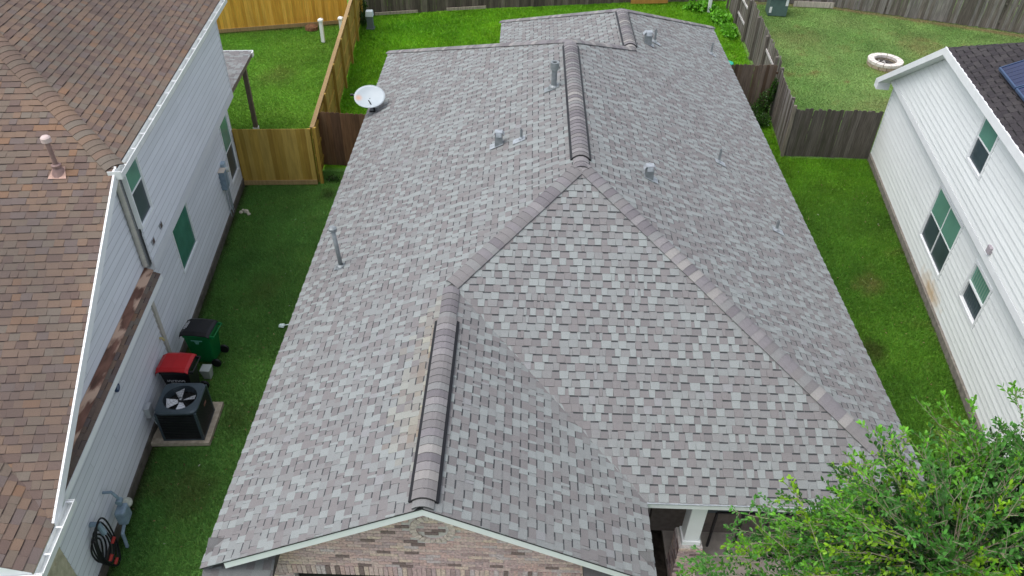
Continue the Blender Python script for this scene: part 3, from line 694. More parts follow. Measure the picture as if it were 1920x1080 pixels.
# rake board of the long front slope
b = MB(xfL); 
b.hexa([(-14.2, .385, HPz(-14.2)-.17), (sN, .385, 5.43), (sN, .42, 5.43), (-14.2, .42, HPz(-14.2)-.17)], [(-14.2, .385, HPz(-14.2)+.02), (sN, .385, 5.62), (sN, .42, 5.62), (-14.2, .42, HPz(-14.2)+.02)]); b.build('rake_board', M_white, hl)
b = MB(xfL); b.poly([(-14.2, .05, HPz(-14.2)-.15), (sN, .05, 5.45), (sN, .38, 5.45), (-14.2, .38, HPz(-14.2)-.15)]); b.poly([(sN, .24, 5.45), (sF, .24, 5.45), (sF, .42, 5.45), (sN, .42, 5.45)]); b.build('soffit', M_white, hl)
# gutters with spiked hangers
def gutter(xf, s0, s1, t, z, parent, hang=.6):
    b = MB(xf); w = .12; h = .11; q = .004
    b.box(s0, s1, t, t+q, z-h, z); b.box(s0, s1, t+q, t+w, z-h, z-h+q); b.box(s0, s1, t+w, t+w+.012, z-h, z+.008)
    b.box(s0, s0+.01, t+q, t+w, z-h+q, z); b.box(s1-.01, s1, t+q, t+w, z-h+q, z)
    g = b.build('gutter', M_gutter, parent)
    x = s0+.3
    while x < s1:
        hb = MB(xf); hb.box(x, x+.025, t+q, t+w, z-.012, z-.002); hb.build('hanger', M_white, g); x += hang
gutter(xfL, sN-.15, sF, .42, 5.57, hl)
b = MB(xfL); b.box(sN-.16, sN-.145, .30, .54, 5.44, 5.60); b.box(sN-.145, sN, .385, .42, 5.43, 5.60); b.build('gutter_end', M_gutter, hl)
gutter(xfL, -15.0, -13.75, .42, 2.77, hl, .45)
b = MB(xfL); b.box(-15.05, -15.01, -3.6, .54, 2.62, 2.77); b.box(-15.14, -15.05, -3.6, .54, 2.66, 2.67); b.box(-15.15, -15.14, -3.6, .54, 2.66, 2.77); b.build('gutter', M_gutter, hl)
b = MB(xfL); b.poly([(-15.0, -3.6, 2.6), (-15.0, .4, 2.6), (-15.0, .4, 2.8), (-15.0, -3.6, 4.8)]); b.build('gable_end', M_white, hl)
# downspouts
b = MB(xfL); b.tube([(-8.28, .46, 5.47), (-8.22, .34, 5.36), (-8.17, .13, 5.22), (-8.17, .12, 3.02)], .05, 8); b.build('downspout', M_trim_l, hl)
window(hl, xfL, 0, *wl1, 'one', mats=(M_glass_dg, M_glass_d), trim=.035, grow=.07); window(hl, xfL, 0, *wl2, 'hung', trim=.035); window(hl, xfL, .25, *wu1, 'hung', trim=.035, zf=.6)
for s_ in (-7.82, -7.24):
    b = MB(xfL); b.box(s_-.07, s_+.07, .25, .29, 3.33, 3.46); v = b.build('wall_vent', mat('grey_vent', (.33, .34, .36), .6), hl)
    b = MB(xfL); b.box(s_-.05, s_+.05, .288, .294, 3.345, 3.445); b.build('vent_opening', mat('brown_vent', (.10, .075, .07), .8), v)
# rear wall patio cover
pat = MB(xfL); pat.hexa([(.02, -3.5, 2.6), (4.1, -3.5, 2.42), (4.1, .02, 2.42), (.02, .02, 2.6)], [(.02, -3.5, 2.76), (4.1, -3.5, 2.56), (4.1, .02, 2.56), (.02, .02, 2.76)])
po = pat.build('patio_cover', M_post, hl)
RP = Roof(po, M_shingle, lambda c, hi: (lambda k_: (k_, PAL[k_]))(random.choice(['mauve', 'mid', 'mauve2', 'light2'])), (.13, .16, .2))
u_ = -nL; w_ = (-dL*1+zv*.05); w_ /= np.linalg.norm(w_); RP.plane(W(xfL, 4.12, 0, 2.565), u_, w_, np.cross(u_, w_)*(1 if np.cross(u_, w_)[2] > 0 else -1), [(-.04, 0), (3.5, 0), (3.5, 4.05), (-.04, 4.05)])
RP.finish(40)
b = MB(xfL); b.box(4.12, 4.15, -3.5, .05, 2.44, 2.59); b.box(3.9, 4.12, .03, .06, 2.44, 2.59); b.build('fascia', M_white, po)
b = MB(xfL); b.box(3.43, 3.57, -.27, -.13, 0, 2.43); b.build('patio_post', M_post, hl)
b = MB(xfL); b.box(3.41, 3.59, -.29, -.11, 0.0, .12); b.build('post_base', M_white, hl)
# meters, lights, hose and so on, mounted on or standing by the left wall
def ebox(name, lab, cat, s0, s1, t0, t1, z0, z1, mt):
    pass
em = empty('electric_meter', tuple(W(xfL, -1.9, .1, 1.0)), label='grey-blue electric meter box with conduits on the pale grey wall', cat='electric meter')
b = MB(xfL); b.box(-2.12, -1.86, .01, .17, 1.05, 1.62); b.build('meter_box', M_meter, em, bevel=.01)
b = MB(xfL); b.box(-2.125, -1.855, .008, .175, 1.62, 1.64); b.build('box_top', mat('cream_top', (.66, .58, .48), .6), em)
b = MB(xfL); b.box(-1.805, -1.62, .01, .13, 1.0, 1.72); b.build('breaker_box', mat('meter_light', (.36, .46, .53), .45), em, bevel=.01)
b = MB(xfL); P_ = W(xfL, -1.72, .13, 1.35)
b.tube([(-1.72, .13, 1.5), (-1.72, .22, 1.5)], .075, 14); b.build('meter_glass', mat('meter_dome', (.62, .64, .6), .3), em)
for s_, r_ in ((-2.0, .018), (-1.78, .022), (-1.66, .016)):
    b = MB(xfL); b.tube([(s_, .06, 1.05), (s_, .06, .1)], r_, 8); b.build('conduit', mat('grey_conduit', (.30, .34, .36), .5), em)
for (s_, t_, g) in ((-1.35, .22, 1), (-1.5, .34, 2)):
    pass
rock = MB(xfL)
for k_ in range(6):
    s_, t_ = -1.7+random.uniform(-.12, .2), .2+random.uniform(0, .3); r_ = random.uniform(.04, .08)
    rock.lathe((s_, t_, .0), [(0, 0), (r_, .01), (r_*.9, r_*.7), (r_*.4, r_*1.1), (0, r_*1.15)], 7)
rock.build('rock_pile', mat('cream_rock', (.5, .47, .36), .9, nscale=30, namt=.3), label='small pile of cream rocks at the foot of the pale grey wall', cat='rocks')
b = MB(xfL); b.tube([(-10.7, .02, 2.06), (-10.7, .06, 2.06)], .085, 16); sp = b.build('wall_plaque', mat('navy_plaque', (.03, .05, .12), .4), label='small round navy blue plaque high on the pale grey wall', cat='plaque')
b = MB(xfL); b.tube([(-10.7, .06, 2.07), (-10.7, .064, 2.07)], .05, 12); b.build('plaque_disc', mat('plaque_grey', (.2, .24, .33), .5), sp)
b = MB(xfL); b.tube([(-8.45, .02, 1.25), (-8.45, .07, 1.25), (-8.45, .1, 1.18)], .03, 8); b.build('wall_tap', mat('brass', (.5, .44, .22), .4, .3), label='small yellowish tap on the wall beside the beige corner board', cat='tap')
# disconnect box and conduit of the air conditioner
dcb = empty('disconnect_box', tuple(W(xfL, -10.05, .05, .5)), label='small white disconnect box with a curved grey conduit beside the air conditioner', cat='electrical box')
b = MB(xfL); b.box(-10.14, -9.94, .02, .13, .55, .82); b.build('box', mat('box_white', (.42, .44, .45), .5), dcb, bevel=.008)
b = MB(xfL); b.tube([(-10.05, .1, .55), (-10.1, .16, .35), (-10.12, .3, .2), (-10.08, .42, .22)], .014, 8); b.build('conduit', mat('grey_conduit', (.3, .34, .36)), dcb)

# air conditioner on its pad
pad = MB(); pad.hexa([(-7.52, 10.33, 0), (-6.30, 10.40, 0), (-6.36, 11.55, 0), (-7.5, 11.5, 0)], [(-7.52, 10.33, .09), (-6.30, 10.40, .09), (-6.36, 11.55, .09), (-7.5, 11.5, .09)])
pad.build('concrete_pad', mat('pad_concrete', (.36, .31, .24), .9, nscale=10, namt=.25, bump=.4, bscale=60), label='beige concrete pad under the dark air conditioner', cat='concrete pad')
acx, acy, aca = -6.86, 10.86, math.radians(3.5)
def xfA(v):
    v = np.asarray(v, float).reshape(-1, 3); c_, s_ = math.cos(aca), math.sin(aca)
    return np.stack([acx+v[:, 0]*c_-v[:, 1]*s_, acy+v[:, 0]*s_+v[:, 1]*c_, .09+v[:, 2]], -1)
ac = empty('air_conditioner', (acx, acy, .09), label='dark slate air conditioner with an open round fan top beside the red-lidded bin', cat='air conditioner')
hw = .42; b = MB(xfA); b.box(-hw+.03, hw-.03, -hw+.03, hw-.03, .02, .64); b.build('coil', M_dark, ac)
for k_ in range(15):
    z = .05+k_*.05; b = MB(xfA)
    b.box(-hw+.05, hw-.05, -hw+.003, -hw+.028, z, z+.03); b.box(-hw+.05, hw-.05, hw-.028, hw-.003, z, z+.03)
    b.box(-hw+.003, -hw+.028, -hw+.05, hw-.05, z, z+.03); b.box(hw-.028, hw-.003, -hw+.05, hw-.05, z, z+.03); b.build('louver', M_blackm, ac)
for sx in (-1, 1):
    for sy in (-1, 1):
        b = MB(xfA); b.box(min(sx*hw, sx*(hw-.05)), max(sx*hw, sx*(hw-.05)), min(sy*hw, sy*(hw-.05)), max(sy*hw, sy*(hw-.05)), 0, .80); b.build('corner_post', M_acg, ac)
b = MB(xfA); b.box(-hw, hw, -hw, hw, -.0, .035); b.build('base_pan', M_acg, ac)
b = MB(xfA); n = 48; ro = .335; zt = .87
def sqp(a, q):     # rounded square outline
    c_, s_ = math.cos(a), math.sin(a); k_ = (abs(c_)**7+abs(s_)**7)**(-1/7); return (q*k_*c_, q*k_*s_)
rings = [lambda a: (*sqp(a, hw+.012), .80), lambda a: (*sqp(a, hw+.012), zt-.03), lambda a: (*sqp(a, hw-.02), zt), lambda a: (ro*math.cos(a), ro*math.sin(a), zt-.005), lambda a: (ro*.985*math.cos(a), ro*.985*math.sin(a), zt-.19)]
for r_ in rings: b.v += [tuple(r_(2*PI*j/n)) for j in range(n)]
for q in range(len(rings)-1):
    for j in range(n): b.f.append((q*n+j, q*n+(j+1) % n, (q+1)*n+(j+1) % n, (q+1)*n+j)); b.c.append((1, 1, 1))
b.build('top_panel', M_acg, ac, smooth=False)
b = MB(xfA); b.lathe((0, 0, .66), [(0, 0), (.33, 0)], 24); b.build('fan_well', M_dark, ac)
b = MB(xfA); b.lathe((0, 0, .74), [(0, 0), (.06, 0), (.06, .06), (.04, .075), (0, .075)], 16); fh = b.build('fan_hub', M_blackm, ac)
b = MB(xfA); b.lathe((0, 0, .815), [(0, .006), (.028, .004), (.03, 0)], 12); b.build('hub_cap', M_fan, ac)
for k_ in range(4):
    a = 2*PI*k_/4+.35; b = MB(xfA); pts = []
    for rr, da, dz in ((.06, -.5, .02), (.29, -.38, .055), (.315, .30, -.03), (.06, .5, -.02)):
        pts.append((rr*math.cos(a+da), rr*math.sin(a+da), .765+dz))
    b.hexa(pts, [(p[0], p[1], p[2]+.006) for p in pts]); b.build('fan_blade', M_fan, ac)
b = MB(xfA)
for rr in (.08, .14, .20, .26, .32):
    b.tube([(rr*math.cos(2*PI*j/28), rr*math.sin(2*PI*j/28), zt-.012) for j in range(29)], .0022, 4, cap=False)
for k_ in range(4):
    a = PI*k_/4; b.tube([(-ro*math.cos(a), -ro*math.sin(a), zt-.012), (ro*math.cos(a), ro*math.sin(a), zt-.012)], .0028, 4)
b.build('fan_guard', M_blackm, ac)
b = MB(xfA); b.box(hw+.001, hw+.004, .02, .16, .55, .62); b.build('name_plate', mat('plate_red', (.22, .10, .09), .5), ac)

# wheeled bins: the hinge side faces the lawn (+x), the opening side faces the wall
def bin_(x, y, rot, h, mt_body, mt_lid, label, logo):
    def xf(v):
        v = np.asarray(v, float).reshape(-1, 3); c_, s_ = math.cos(rot), math.sin(rot)
        return np.stack([x+v[:, 0]*c_-v[:, 1]*s_, y+v[:, 0]*s_+v[:, 1]*c_, v[:, 2]], -1)
    o = empty('wheeled_bin', (x, y, 0), label=label, cat='wheelie bin', group='wheeled bins standing by the pale grey wall')
    L_, Wd = .33, .27
    b = MB(xf); q = lambda sx, w, z: [(-L_*sx+.02, -w, z), (L_*sx, -w, z), (L_*sx, w, z), (-L_*sx+.02, w, z)]
    b.hexa(q(.72, .2, .06), q(.96, Wd-.02, h-.1)); b.hexa(q(1.0, Wd, h-.1), q(1.0, Wd, h-.02)); b.build('body', mt_body, o, bevel=.02)
    b = MB(xf); z = h
    prof = [(-L_-.05, -.06), (-L_-.03, .02), (-L_+.06, .07), (0, .085), (L_-.06, .07), (L_-.0, .03)]
    for j in range(len(prof)-1):
        (x0, z0), (x1, z1) = prof[j], prof[j+1]
        for (ya, yb, da, db) in ((-Wd-.02, -Wd+.06, -.05, 0), (-Wd+.06, Wd-.06, 0, 0), (Wd-.06, Wd+.02, 0, -.05)):
            b.hexa([(x0, ya, z+z0+da-.02), (x1, ya, z+z1+da-.02), (x1, yb, z+z1+db-.02), (x0, yb, z+z0+db-.02)], [(x0, ya, z+z0+da), (x1, ya, z+z1+da), (x1, yb, z+z1+db), (x0, yb, z+z0+db)])
    lid = b.build('lid', mt_lid, o)
    b = MB(xf); b.tube([(L_+.09, -Wd+.04, h-.03), (L_+.09, Wd-.04, h-.03)], .014, 8); b.box(L_, L_+.1, -Wd+.02, -Wd+.05, h-.07, h-.01); b.box(L_, L_+.1, Wd-.05, Wd-.02, h-.07, h-.01); b.build('handle', mt_body if logo == 'lid' else M_blackm, o)
    for sy in (-1, 1):
        b = MB(xf); b.tube([(L_-.02, sy*.24-.025, .11), (L_-.02, sy*.24+.025, .11)], .11, 18); b.build('wheel', M_black, o)
    if logo == 'lid':
        b = MB(xf); k_ = 0
        for i in range(3):
            for j in range(4 if i != 1 else 5):
                yy = -.11+j*.055-(.02 if i == 1 else 0); xx = -L_+.0+i*.038; zc = h+.02+ (xx+L_+.03)/.09*.05+.004
                b.hexa([(xx, yy, zc-.003), (xx+.026, yy, zc+.0115), (xx+.026, yy+.04, zc+.0115), (xx, yy+.04, zc-.003)], [(xx, yy, zc+.001), (xx+.026, yy, zc+.0155), (xx+.026, yy+.04, zc+.0155), (xx, yy+.04, zc+.001)])
        b.build('lid_emblem', M_print, lid)
        b = MB(xf)
        for x0, x1, z0, z1 in ((-.13, .13, .83, .86), (-.05, .05, .79, .82), (-.035, .035, .75, .78)): b.box(x0, x1, -Wd+.004, -Wd+.012, z0-.06, z1-.06)
        b.build('printed_mark', mat('faded_print', (.12, .33, .26), .6), o)
    else:
        b = MB(xf); xs = [-.17+.038*i for i in range(4)]+[.05+.034*i for i in range(5)]
        for i, xx in enumerate(xs):
            b.box(xx, xx+.008, -Wd-.002, -Wd+.004, h-.30, h-.25)
            b.box(xx+.008, xx+.026, -Wd-.002, -Wd+.004, h-.262, h-.25) if i % 2 else b.box(xx+.008, xx+.026, -Wd-.002, -Wd+.004, h-.30, h-.288)
            b.box(xx+.008, xx+.022, -Wd-.002, -Wd+.004, h-.28, h-.272)
        b.hexa([(-.015, -Wd-.002, h-.25), (.035, -Wd-.002, h-.25), (.01, -Wd-.002, h-.315)], [(-.015, -Wd+.004, h-.25), (.035, -Wd+.004, h-.25), (.01, -Wd+.004, h-.315)])
        for i in range(9): b.box(-.10+i*.026, -.085+i*.026, -Wd+.002, -Wd+.008, h-.35, h-.335)
        b.build('printed_mark', M_print, o)
    return o
bin_(-7.17, 12.98, math.radians(-4), .95, M_green, M_black, 'green wheeled bin with a black lid next to the lawn', 'lid')
bin_(-7.24, 11.78, math.radians(0), 1.02, M_black, M_red, 'black wheeled bin with a bright red lid behind the air conditioner', 'body')
b = MB(); b.hexa([(-7.05, 12.29, .0), (-6.89, 12.29, .0), (-6.89, 12.46, .0), (-7.05, 12.46, .0)], [(-7.09, 12.25, .3), (-6.86, 12.25, .3), (-6.86, 12.49, .3), (-7.09, 12.49, .3)])
b.build('storage_tub', mat('tub_white', (.40, .44, .42), .5), bevel=.015, label='small pale plastic tub between the red-lidded and green bins', cat='tub')

# gas meter
gm = empty('gas_meter', tuple(W(xfL, -12.45, .2, 0)), label='grey-blue gas meter with regulator and pipes low on the pale grey wall', cat='gas meter')
b = MB(xfL); b.box(-12.62, -12.36, .18, .36, .42, .76); b.build('meter_body', M_meter, gm, bevel=.03)
b = MB(xfL); b.lathe((-12.28, .26, .62), [(0, .1), (.06, .09), (.12, .02), (.12, -.02), (.06, -.08), (0, -.09)], 16); b.build('regulator', mat('pale_regulator', (.42, .44, .38), .5, nscale=20, namt=.2), gm)
b = MB(xfL); b.tube([(-12.42, .05, 1.15), (-12.42, .2, 1.15), (-12.42, .26, 1.0), (-12.42, .26, .76)], .028, 10); b.build('pipe', M_meter, gm)
b = MB(xfL); b.tube([(-12.58, .27, .42), (-12.75, .27, .36), (-12.8, .27, .0)], .032, 10); b.build('pipe', M_meter, gm)
b = MB(xfL); b.tube([(-12.47, .26, .88), (-12.37, .26, .88)], .06, 12); b.build('valve', M_meter, gm)
# coiled hose on the wall
hz = empty('garden_hose', tuple(W(xfL, -13.3, .1, .6)), label='coiled black garden hose with red fittings at the front end of the pale grey wall', cat='garden hose')
for j in range(6):
    b = MB(xfL); pts = []
    for q in range(33):
        a = 2*PI*q/32; rr = .22+.025*j; pts.append((-13.25+rr*.75*math.cos(a)+.03*j, .08+.04*j*.6+.02*math.sin(a*2+j), .62+(rr*1.25+.04*j)*math.sin(a)))
    b.tube(pts, .016, 6, cap=False); b.build('hose_loop', M_black, hz)
for s_, z_ in ((-13.38, .48), (-13.3, .25), (-13.12, .62)):
    b = MB(xfL); b.tube([(s_, .28, z_), (s_+.08, .31, z_+.07)], .03, 8); b.build('fitting', mat('red_fitting', (.32, .03, .025), .5), hz)
b = MB(xfL); b.tube([(-13.05, .03, 1.1), (-13.05, .16, 1.1), (-13.07, .2, .85)], .05, 8); b.build('reel_bracket', M_meter, hz)

# ---- right house
hr = empty('house', tuple(W(xfR, -8, -4, 0)), label='white sided two storey house with dark roof and solar panels, at the right edge', cat='house')
sC = -3.95; bs = .63; kt = 6.0; ks = kt*.5/bs
mb = MB(xfR)
sideR_ = [(-16, .45, 5.4), (sC, .45, 5.4), (sC-ks, .45-kt, 5.4+kt/2), (-16, .45-kt, 5.4+kt/2)]
rearR_ = [(sC, .45, 5.4), (sC+4.4, .45, 5.4-4.4*bs), (sC+4.4, -8, 5.4-4.4*bs), (sC-ks, .45-kt-2, 5.4+kt/2), (sC-ks, .45-kt, 5.4+kt/2)]
for q in (sideR_, rearR_): mb.poly(q); mb.poly([(a, b_, c-.14) for a, b_, c in reversed(q)])
rr_ = mb.build('roof', M_deck, hr)
PD = {'a': (.056, .051, .054), 'b': (.050, .045, .049), 'c': (.062, .057, .059), 'd': (.045, .041, .045)}
RD = Roof(rr_, M_shingle_dark, lambda c, hi: (lambda k_: (k_, PD[k_]))(random.choice('abcd')), (.13, .16, .2), bandcol=(.02, .02, .02))
RD.plane(W(xfR, 0, .47, 5.39), dR, -nR*c5+zv*s5, nR*s5+zv*c5, [(-12.5, 0), (sC, 0), (sC-ks, kt*h5), (-12.5, kt*h5)])
wv_ = -dR*1+zv*bs; wv_ /= np.linalg.norm(wv_); nn_ = np.cross(nR, wv_); nn_ *= (1 if nn_[2] > 0 else -1)
RD.plane(W(xfR, sC+4.4, 0, 5.4-4.4*bs), nR, wv_, nn_, [(-5, 0), (.45, 0), (.45, 4.4*math.hypot(1, bs)), (-3, 4.4*math.hypot(1, bs))])
RD.finish(300)
b = MB(xfR); b.box(-16, sC+.02, .45, .485, 5.2, 5.41); b.build('fascia', M_white, hr)
b = MB(xfR); zb_ = 5.4-4.4*bs
b.hexa([(sC+.02, .45, 5.19), (sC+4.42, .45, zb_-.21), (sC+4.42, .485, zb_-.21), (sC+.02, .485, 5.19)], [(sC+.02, .45, 5.39), (sC+4.42, .45, zb_-.01), (sC+4.42, .485, zb_-.01), (sC+.02, .485, 5.39)]); b.build('rake_board', M_white, hr)
b = MB(xfR); b.hexa([(sC+4.42, .1, zb_-.24), (sC+4.42, .485, zb_-.24), (sC+4.1, .485, zb_-.24), (sC+4.1, .1, zb_-.24)], [(sC+4.42, .1, zb_-.01), (sC+4.42, .485, zb_-.01), (sC+4.1, .485, zb_+.0), (sC+4.1, .1, zb_+.0)]); b.build('eave_return', M_white, hr)
b = MB(xfR); b.poly([(-16, .1, 5.22), (sC, .1, 5.22), (sC, .45, 5.22), (-16, .45, 5.22)]); b.poly([(sC, .1, 5.2), (sC+4.4, .1, zb_-.2), (sC+4.4, .45, zb_-.2), (sC, .45, 5.2)]); b.build('soffit', M_white, hr)
b = MB(xfR); b.box(-15, 0, -8, -.08, .22, 2.82); lwr = b.build('wall', M_wallback, hr)
b = MB(xfR); b.hexa([(-15, -8, 2.82), (0, -8, 2.82), (0, -8, 2.85), (sC, -8, 5.3), (-15, -8, 5.3)], [(-15, .12, 2.82), (0, .12, 2.82), (0, .12, 2.85), (sC, .12, 5.3), (-15, .12, 5.3)]); uwr = b.build('wall', M_wallback, hr)
b = MB(xfR); b.box(-15, .02, -.2, .075, -.1, .2); b.build('foundation', M_conc, hr)
w4 = (-7.62, -5.84, .95, 2.36); w1 = (-9.98, -9.04, 1.38, 2.27); wu = (-7.78, -6.98, 3.95, 5.0)
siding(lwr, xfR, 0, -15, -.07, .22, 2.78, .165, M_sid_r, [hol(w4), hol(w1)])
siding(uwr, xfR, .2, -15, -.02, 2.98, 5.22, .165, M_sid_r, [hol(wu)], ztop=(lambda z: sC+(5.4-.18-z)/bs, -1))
b = MB(xfR); b.box(-15, 0, .195, .235, 2.80, 2.975); b.build('belt_board', M_white, hr)
b = MB(xfR); b.box(-.09, 0, -.01, .03, .22, 2.8); b.build('corner_board', M_white, hr)
window(hr, xfR, 0, *w4, 'four'); window(hr, xfR, 0, *w1, 'blinds'); window(hr, xfR, .2, *wu, 'hung')
b = MB(xfR); b.box(-9.72, -9.56, .2, .28, 3.05, 3.22); b.build('wall_vent', mat('lilac_vent', (.38, .34, .37), .6), hr, bevel=.01)
# mud splash at the foot of the wall: a thin stain with its own shape
mm = M_sid_r; n_, l_ = mm.node_tree.nodes, mm.node_tree.links
gp = n_.new('ShaderNodeNewGeometry'); vm = n_.new('ShaderNodeVectorMath'); vm.operation = 'DISTANCE'; cst = W(xfR, -7.6, 0, .35); mp2 = n_.new('ShaderNodeVectorMath'); mp2.operation = 'MULTIPLY'; mp2.inputs[1].default_value = (.8, .45, 1.3)
l_.new(gp.outputs['Position'], mp2.inputs[0]); l_.new(mp2.outputs[0], vm.inputs[0]); vm.inputs[1].default_value = (cst[0]*.8, cst[1]*.45, cst[2]*1.3)
nz = n_.new('ShaderNodeTexNoise'); nz.inputs['Scale'].default_value = 5; l_.new(gp.outputs['Position'], nz.inputs['Vector'])
ad = n_.new('ShaderNodeMath'); ad.operation = 'MULTIPLY_ADD'; ad.inputs[1].default_value = .5; l_.new(nz.outputs['Fac'], ad.inputs[0]); l_.new(vm.outputs['Value'], ad.inputs[2])
mr = n_.new('ShaderNodeMapRange'); mr.inputs['From Min'].default_value = .3; mr.inputs['From Max'].default_value = .72; mr.inputs['To Min'].default_value = .75; mr.inputs['To Max'].default_value = 0; l_.new(ad.outputs[0], mr.inputs['Value'])
mx = n_.new('ShaderNodeMix'); mx.data_type = 'RGBA'; pb = n_['Principled BSDF']; src = pb.inputs['Base Color'].links[0].from_socket
l_.new(mr.outputs[0], mx.inputs['Factor']); l_.new(src, mx.inputs['A']); mx.inputs['B'].default_value = (.52, .33, .14, 1); l_.new(mx.outputs['Result'], pb.inputs['Base Color'])
# solar panels
def PRs(s, t, up=.0): return W(xfR, s, t, 5.4+.5*(.45-t)+up)
for k_, (sa, sb) in enumerate(((-7.12, -6.02), (-8.26, -7.16))):
    t0, t1 = -.02, -1.75; sp = empty('solar_panel', tuple(PRs(sa, t0)), label=('dark blue solar panel nearer the back corner of the white house roof', 'dark blue solar panel nearer the camera on the dark roof, cut by picture edge')[k_], cat='solar panel', group='solar panels on the dark roof')
    b = MB(); 
    def slab(mb_, a, c, ta, tb, u0, u1): mb_.hexa([PRs(a, ta, u0), PRs(c, ta, u0), PRs(c, tb, u0), PRs(a, tb, u0)], [PRs(a, ta, u1), PRs(c, ta, u1), PRs(c, tb, u1), PRs(a, tb, u1)])
    slab(b, sa, sb, t0, t0-.03, .10, .15); slab(b, sa, sb, t1+.03, t1, .10, .15); slab(b, sa, sa+.03, t0-.03, t1+.03, .10, .15); slab(b, sb-.03, sb, t0-.03, t1+.03, .10, .15); b.build('frame', M_pvf, sp)
    for i in range(6):
        for j in range(3):
            g = .006; a0 = sa+.03+(sb-sa-.06)*i/6; a1 = sa+.03+(sb-sa-.06)*(i+1)/6; c0 = t0-.03+(t1-t0+.06)*j/3; c1 = t0-.03+(t1-t0+.06)*(j+1)/3
            b = MB(); slab(b, a0+g, a1-g, c0-g, c1+g, .125, .135); b.build('cell', M_pv, sp)
    b = MB(); slab(b, sa+.03, sb-.03, t0-.03, t1+.03, .115, .124); b.build('backing', mat('pv_back', (.03, .035, .06), .5), sp)
    b = MB(); slab(b, sa, sb, -.5, -.56, .015, .10); slab(b, sa, sb, -1.3, -1.36, .015, .10); b.build('rail', M_gutter, sp)

# ================================================================= FENCES
def fence(label, pts, h, mt, cols, pw=.138, dog=True, jit=.0, rails=True, rail_side=1, face=-1, gaps=(), cap=False, posts=2.4, lean=0, hj=.0, kick=False, group=None, rail_col=None, rail_spans=None, rail_spec=None):
    cpt = np.array(pts, float).mean(0); o = empty('fence', (cpt[0], cpt[1], 0), label=label, cat='fence', group=group)
    variants = []
    for c in cols:
        for wv in (pw, pw*.985):
            hh = h+random.uniform(-hj, hj); mb = MB(); t_ = .016; w2 = wv/2; dd = .03 if dog else 0
            out = [(-w2, 0), (w2, 0), (w2, hh-dd), (w2-dd, hh), (-w2+dd, hh), (-w2, hh-dd)] if dog else [(-w2, 0), (w2, 0), (w2, hh), (-w2, hh)]
            mb.hexa([(a, -t_/2, z) for a, z in out], [(a, t_/2, z) for a, z in out], c); variants.append(mb.mesh('picket', mt, origin=(0, 0, 0))[0])
    npick = 0
    for si_, (a, b_) in enumerate(zip(pts[:-1], pts[1:])):
        a = np.array([*a, 0.]); b_ = np.array([*b_, 0.]); L = np.linalg.norm(b_-a); d = (b_-a)/L; nrm = np.array([-d[1], d[0], 0])*rail_side
        x = pw/2; k_ = 0
        while x < L-pw*.3:
            if not any(g0 < x < g1 for g0, g1 in gaps):
                ang = math.atan2(d[1], d[0]); 
                Rm = Matrix.Rotation(ang, 4, 'Z') @ Matrix.Rotation(random.uniform(-jit, jit), 4, 'Y') @ Matrix.Rotation(lean+random.uniform(-jit, jit)*.6, 4, 'X')
                P = a+d*x+nrm*random.uniform(-.004, .004)*(1+20*jit)+np.array([0, 0, .03-random.uniform(0, hj)])
                if npick < 300: place('picket', random.choice(variants), o, Rm, P)
                npick += 1
            x += pw+.002; k_ += 1
        rc = rail_col or cols[0]
        if rails:
            for (r0, r1) in (rail_spec[si_][0] if rail_spec else [(0, L)]):
                for z in (rail_spec[si_][1] if rail_spec else (.35, h*.52, h-.28)):
                    b = MB(); b.bar(a+d*r0+nrm*.03+[0, 0, z], a+d*min(r1, L)+nrm*.03+[0, 0, z], .038, .085, rc); b.build('rail', mt, o)
        x = 0
        while x <= L+.01 and posts:
            b = MB(); P = a+d*min(x, L)+nrm*.095; q = .045
            b.box(P[0]-q, P[0]+q, P[1]-q, P[1]+q, 0, h-.02 if not cap else h+.05, cols[0]); b.build('post', mt, o); x += posts
        if cap:
            b = MB(); b.bar(a+[0, 0, h+.04]+nrm*.03, b_+[0, 0, h+.04]+nrm*.03, .13, .035, (.30, .20, .09)); b.build('top_rail', mt, o)
        if kick:
            b = MB(); b.bar(a-nrm*.03+[0, 0, .08], b_-nrm*.03+[0, 0, .08], .035, .15, (.34, .24, .11)); b.build('kick_board', mt, o)
    return o
YEL = [(.38, .245, .045), (.42, .275, .055), (.33, .205, .036), (.46, .315, .075)]
AMB = [(.60, .315, .045), (.64, .345, .052), (.56, .285, .038), (.66, .37, .065)]
BRN = [(.125, .068, .035), (.15, .082, .042), (.11, .062, .036), (.17, .10, .055)]
GRY = [(.165, .145, .125), (.14, .122, .105), (.19, .175, .16), (.115, .10, .085), (.21, .195, .18)]
GRD = [(.095, .078, .06), (.115, .095, .073), (.08, .066, .052), (.15, .128, .10)]
fence('new yellow pine fence panel beside the pale grey house, facing the camera', [(-8.52, 20.62), (-6.28, 20.79)], 1.87, M_wood_y, YEL, dog=False, rail_side=1, kick=True, posts=2.2, hj=.0)
fence('new yellow pine fence running back between two yards, its posts and rails showing', [(-6.25, 20.84), (-6.78, 27.67), (-7.35, 35.0)], 1.87, M_wood_y, YEL, dog=False, rail_side=-1, cap=True, hj=0, posts=2.3)
fence('bright amber pine fence at the back of the pale grey house yard', [(-22, 30.2), (-13.17, 32.75), (-7.75, 34.4)], 2.2, M_wood_y, AMB, dog=False, rail_side=1, kick=True, hj=0)
fence('dark reddish brown fence panel between the yellow fence and the grey roof', [(-6.36, 21.95), (-3.95, 21.80)], 1.86, M_wood_b, BRN, pw=.15, rail_side=1, posts=2.3, hj=.01)
fence('old dark weathered fence across the back of the middle yard', [(-7.45, 35.15), (-1.9, 36.6), (5.0, 37.95), (9.9, 38.6)], 2.0, M_wood_g, GRD, rail_side=1, jit=.006, hj=.03)
